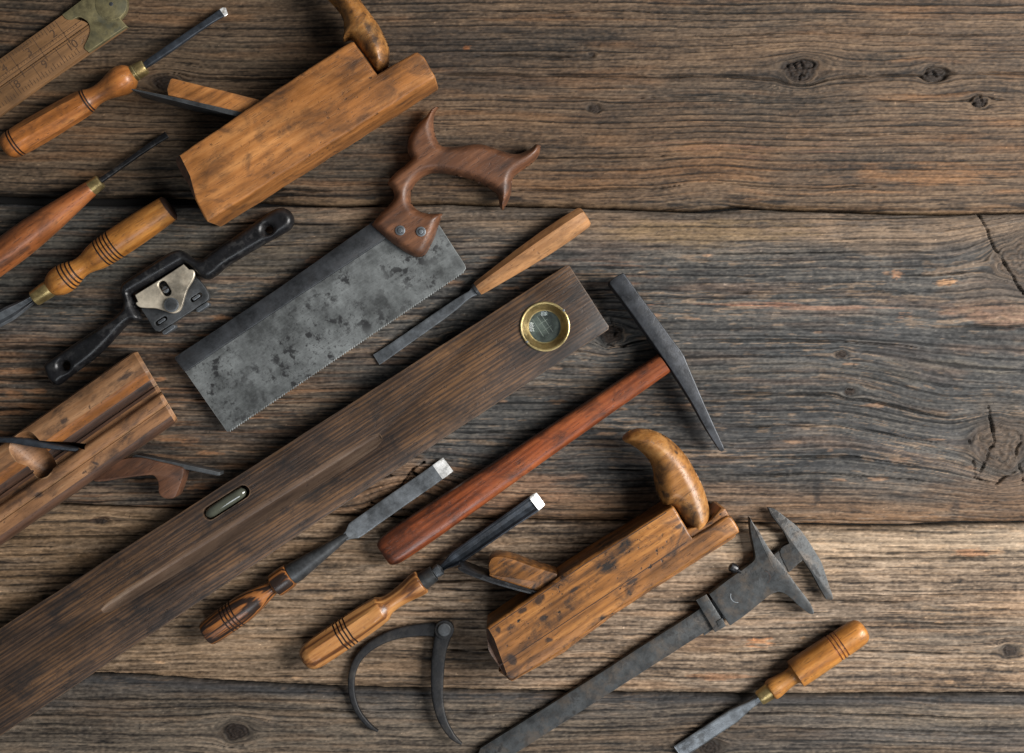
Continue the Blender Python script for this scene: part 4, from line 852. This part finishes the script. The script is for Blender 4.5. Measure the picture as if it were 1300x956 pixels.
M_dialg = NT('glass_dial_backing'); nzd = M_dialg.noise(M_dialg.coord(6, 6, 6), 1, 5); M_dialg.l(M_dialg.ramp(nzd, [(.35, srgb(52, 58, 56)), (.65, srgb(120, 128, 122))]), M_dialg.b.inputs['Base Color']); M_dialg.b.inputs['Roughness'].default_value = .35
slab(bz, 'dial_backing', M_dialg.m, circ(c, 21, 48), zl-16, zl-12.5, .2)
slab(bz, 'dial_glass', M_glass, circ(c, 20.3, 48), zl-11.8, zl-9.9, .5)
M_pale = plain('etched_white', (170, 176, 168), .4)
strokes(bz, 'etched_lines', M_pale, [(682, 402, 697, 424), (687, 399.5, 702, 421.5), (685, 412, 695, 405), (690, 420, 700, 413), (676, 405, 690, 427)], zl-12.2, .6)
slab(bz, 'bezel_screw', M_steel, circ((715.5, 394), 1.6, 14), zl, zl+3.2, .5); slab(bz, 'bezel_screw', M_steel, circ((669, 434), 1.6, 14), zl, zl+3.2, .5)

blots(M_level, t, 36, [(84, 762, 40, 9, 34), (8, 802, 16, 10, 10), (715, 450, 34, 12, 34), (760, 405, 16, 14, 34), (180, 720, 30, 8, 34), (640, 500, 30, 6, 34), (40, 850, 40, 12, 34), (724, 380, 8, 4, 30)], (26, 24, 24), .5, 5)

# ---------------- hammer ----------------
t = thing('cross_peen_hammer', 'hammer with long tapered dark steel head and reddish wooden handle', 'hammer', 700, 570, 35)
ho = [(791, 346), (793, 347.5), (814, 377), (833, 402), (853, 430), (864, 444), (869, 452), (874, 464), (890, 500), (907, 537), (922, 569), (923, 573), (920, 575.5), (917, 574), (900, 548), (878, 509), (862, 484), (850, 466), (826, 432), (800, 395), (774, 361), (774, 357), (778, 353)]
hd = slab(t, 'head', M_ham, worn(ho, .15, 12, 4), 10, 42, 1.6, res=3)
# peen tapers in thickness too
for v in hd.data.vertices:
    w_ = mat_of(t) @ v.co; px = w_.x/S+CX; py = CY-w_.y/S
    f = max(0, min(1, (py-450)/125.)); v.co.z = (26+(v.co.z/S-26)*(1-.72*f)-8*f)*S
hs = []
for f, wd, hh in [(0, 15.5, 9), (.010, 18.2, 11.5), (.03, 20.2, 13), (.08, 21, 14), (.2, 20.4, 14.5), (.45, 17.8, 14), (.7, 15.4, 13.5), (.9, 14, 13), (1., 13.4, 13)]:
    x0, y0 = (487.5, 703.5); x1, y1 = (843, 461); hs.append((x0+(x1-x0)*f, y0+(y1-y0)*f, 17+9*f, wd, hh))
hs = [tuple(q) for q in cr(hs, 4, False)]
loft(t, 'handle', M_hammer, hs, 3.3, 40, 50)

# ---------------- socket chisel ----------------
F0, F1 = (262, 805.5), (367.5, 730.5)
t = thing('socket_chisel', 'wide flat socket chisel with striped dark brown handle, resting under the spirit level', 'chisel', 400, 710, 35, 'large bench chisels')
turned(t, 'handle', M_zebra, F0, F1, 19, 18, [(0, 10), (.8, 14), (3, 16.2), (20, 17.4), (45, 17.8), (62, 17), (78, 14.6), (92, 11.4), (101, 10), (104.5, 10.4), (107, 14.6), (109.5, 15.6), (124, 15.6), (130, 14.6), (131.5, 11)], grooves=(33, 38, 43, 48), gm=M_burn, smooth=2)
loft(t, 'socket', M_iron, [(368, 730.5, 18, 10, 10), (370, 729, 18, 13.2, 13), (377, 724.5, 18, 13.4, 13), (400, 708.5, 16, 10, 10), (425, 691, 14, 6.6, 6.6), (436, 683, 13, 5, 5), (441, 679.5, 12.5, 4.6, 4.6)], 'round', 36)
loft(t, 'blade', M_steel, [(438, 682, 12, 4.4, 4), (443, 678.5, 11.5, 6.5, 3.4), (449, 674, 11, 11, 2.9), (452, 672, 10.8, 11.4, 2.8), (500, 638, 8, 11.2, 2.5), (540, 610.5, 5.5, 11, 2.2), (556, 599, 4.5, 11, 2.1)], 8, 28, 25)
loft(t, 'honed_bevel', M_bright, [(555.6, 599.3, 4.5, 11.05, 2.15), (561, 595.5, 4.3, 11.1, 1.8), (569, 589.5, 3.8, 10.8, .35)], 8, 28, 25)

# ---------------- firmer gouge ----------------
G0, G1 = (386, 839), (536, 738)
t = thing('firmer_chisel', 'bench chisel with light orange grooved handle and long dark hollow blade, below the hammer handle', 'chisel', 530, 740, 34, 'large bench chisels')
turned(t, 'handle', M_stripe, G0, G1, 20, 18.5, [(0, 7), (1.2, 11.5), (5, 15.4), (11, 17.6), (18, 18.4), (50, 18.9), (90, 18.6), (116, 17.4), (121, 15.4), (127, 12.4), (135, 11.4), (145, 11.6), (158, 13), (170, 15), (177, 15.6), (180, 14.8), (180.8, 11)], grooves=(57, 62, 67, 72), gm=M_burn, smooth=3, octs=(12, 118, 4))
turned(t, 'ferrule', M_cal, along(G0, G1, 179), along(G0, G1, 200), 18.5, 17.8, [(0, 9), (.6, 11.6), (4, 11.8), (16, 10.6), (20, 10), (20.6, 6)], n=36)
loft(t, 'bolster', M_steel, [(552, 727.5, 17.6, 6.5, 6), (555.5, 725, 17.4, 7.6, 7), (559, 722.6, 17.2, 7.4, 6.6), (561, 721, 17, 4.6, 4)], 4, 24)
gsec = [(-1, -.4), (-.8, -1), (.8, -1), (1, -.4), (1, .75), (.82, 1), (.5, .1), (0, -.25), (-.5, .1), (-.82, 1), (-1, .75)]
loft(t, 'blade', M_blue, [(559, 722, 17, 4.2, 4), (566, 717, 16.5, 5, 4.4), (574, 711.5, 16, 8, 5), (579, 708, 15.6, 9, 5.2), (610, 686.5, 13, 9.4, 5), (645, 662, 10, 9.8, 4.6), (670, 645, 8, 10.4, 3.8), (678, 639.5, 7, 10.8, 3.2)], gsec, 24, 22)
loft(t, 'honed_edge', M_bright, [(677.6, 639.8, 7, 10.6, 3.0), (681.5, 636.6, 6.5, 10.6, 1.9), (686.5, 633, 5.6, 9.4, .5)], 5, 24, 25)

# ---------------- bow compass / inside calliper ----------------
t = thing('leg_calliper', 'black iron calliper with curved legs and round rivet, at the bottom between chisel and plane', 'calliper', 560, 830, 0)
def bar(pts, z, hh): return [(p[0], p[1], z, p[2], hh) for p in cr(pts, 5, False)]
loft(t, 'leg', M_forge, bar([(574, 800, 8), (562, 800, 10), (545, 799, 8.6), (526, 800.5, 7.8), (505, 804, 7), (486, 811, 6.2), (468, 822, 5.6), (455, 836, 5), (448, 852, 4.6), (446, 868, 4.3), (448, 886, 4), (455, 904, 3.6), (468, 920, 3), (480, 928, 1.2)], 5.5, 3.4), 'soft', 24)
loft(t, 'leg', M_forge, bar([(565, 790, 8), (564, 800, 10.5), (561, 812, 10), (558, 826, 9), (556, 842, 8.6), (555, 866, 8), (556, 890, 7), (562, 914, 5.6), (574, 934, 4), (586, 944, 1.5)], 12.5, 3.4), 'soft', 24)
d = slab(t, 'rivet_disc', M_forge, circ((564, 800), 12.2), 9, 19, 1.2); slab(d, 'rivet', M_iron, circ((564, 800), 8.6), 17, 22, 1.4, res=3)

# ---------------- vernier caliper ----------------
t = thing('vernier_caliper', 'dark rusty steel vernier caliper with pointed jaws, right of the lower horned plane', 'caliper', 900, 770, 34)
fj = cr([(975, 644.5), (975, 644.5), (984, 646.5), (998, 657), (1012, 668), (1024, 683), (1036, 702), (1043, 714), (1048, 728), (1053, 744), (1057.5, 757), (1056.5, 761.5), (1049, 761), (1049, 761), (1041, 747), (1034, 734), (1027, 722), (1019, 710.5), (1019, 710.5), (1002, 727), (1002, 727), (990, 700), (1002, 690), (1002, 690), (996, 677), (987, 664), (980, 655)], 4)
slab(t, 'fixed_jaw', M_cal, fj, 4, 13, 1.0)
slab(t, 'beam', M_cal, worn([(1003, 689), (1020, 711), (904, 797), (796, 866), (640, 966), (600, 975), (610, 950), (752, 861), (883, 777)], .15, 20, 3), 3.4, 11.5, .9)
sj = cr([(952, 657), (952, 657), (957, 665), (963, 673), (977, 697), (995, 720), (1010, 741), (1024, 759), (1030, 768), (1033.5, 777), (1032, 780), (1027, 779), (1027, 779), (1014, 769), (1007, 762), (1001, 757), (995, 753), (988, 751.5), (988, 751.5), (977, 756), (960, 770), (945, 782), (927, 794.5), (927, 794.5), (900.5, 754.5), (900.5, 754.5), (922, 738), (946, 721), (956, 713), (959, 706), (956, 690), (953, 674)], 4)
sl = slab(t, 'sliding_jaw', M_cal, sj, 3, 17, 1.0)
arc = lambda c, r, a0, a1, n=9: [(c[0]+r*math.cos(math.radians(a0+(a1-a0)*i/n)), c[1]+r*math.sin(math.radians(a0+(a1-a0)*i/n))) for i in range(n+1)]
def arcseg(c, r, a0, a1): q = arc(c, r, a0, a1); return [(q[i][0], q[i][1], q[i+1][0], q[i+1][1]) for i in range(len(q)-1)]
strokes(sl, 'engraved_slot_end', M_burn, arcseg((970, 733), 8, -80, 60), 17.1, 1.0); strokes(sl, 'worn_arc', M_steel, arcseg((936, 756.5), 8.5, 80, 200), 17.1, 1.0)
cl = slab(t, 'clamp_block', M_cal, cr([(883.5, 762), (883.5, 762), (897, 754.5), (897, 754.5), (922, 795), (922, 795), (908, 803), (908, 803)], 2), 2.5, 16.5, 1.2)
slab(cl, 'clamp_clip', M_cal, [(910, 789), (917, 785), (920, 791), (913, 796)], 10, 18.2, .5)
slab(t, 'depth_rod', M_cal, [(893, 803), (908, 793), (910, 796), (894, 807)], 2, 9, .7)
loft(t, 'lock_screw', M_black, [(926, 718, 17, 2, 2), (927.5, 719, 17, 5.4, 5.4), (932, 721.5, 17, 6, 6), (935, 723, 17, 5, 5), (936, 724, 17, 2.6, 2.6), (945, 730, 12, 2.4, 2.4)], 'round', 14, 25)

# ---------------- tool handle at the bottom right ----------------
H0, H1 = (1098, 797), (1008, 857)
t = thing('chisel', 'chisel with smooth yellow brown handle with three rings, near the bottom right corner', 'chisel', 1040, 840, -146)
turned(t, 'handle', M_gold, H0, along(H0, H1, 146), 18.5, 16, [(0, 5), (1.5, 10.5), (5, 14.4), (10, 16.2), (18, 17), (50, 17.8), (80, 18.2), (103, 18.2), (106, 16.2), (108, 11.4), (116, 10.4), (128, 11.6), (138, 13), (144, 12), (145, 8)], grooves=(37, 42, 47), gm=M_red, gdepth=.7, smooth=3)
turned(t, 'ferrule', M_brass, along(H0, H1, 143), along(H0, H1, 162), 16, 15.5, [(0, 9), (.6, 10.6), (16, 9.6), (18.6, 8.6), (18.8, 4)])
q0, q1, q2, q3 = along(H0, H1, 160), along(H0, H1, 176), along(H0, H1, 200), along(H0, H1, 285)
loft(t, 'blade', M_steel, [(q0[0], q0[1], 15, 4, 4), (q1[0], q1[1], 13, 5, 3.5), (q2[0], q2[1], 11, 9, 3), (q3[0], q3[1], 4, 9.5, 1)], 6, 24, 25)
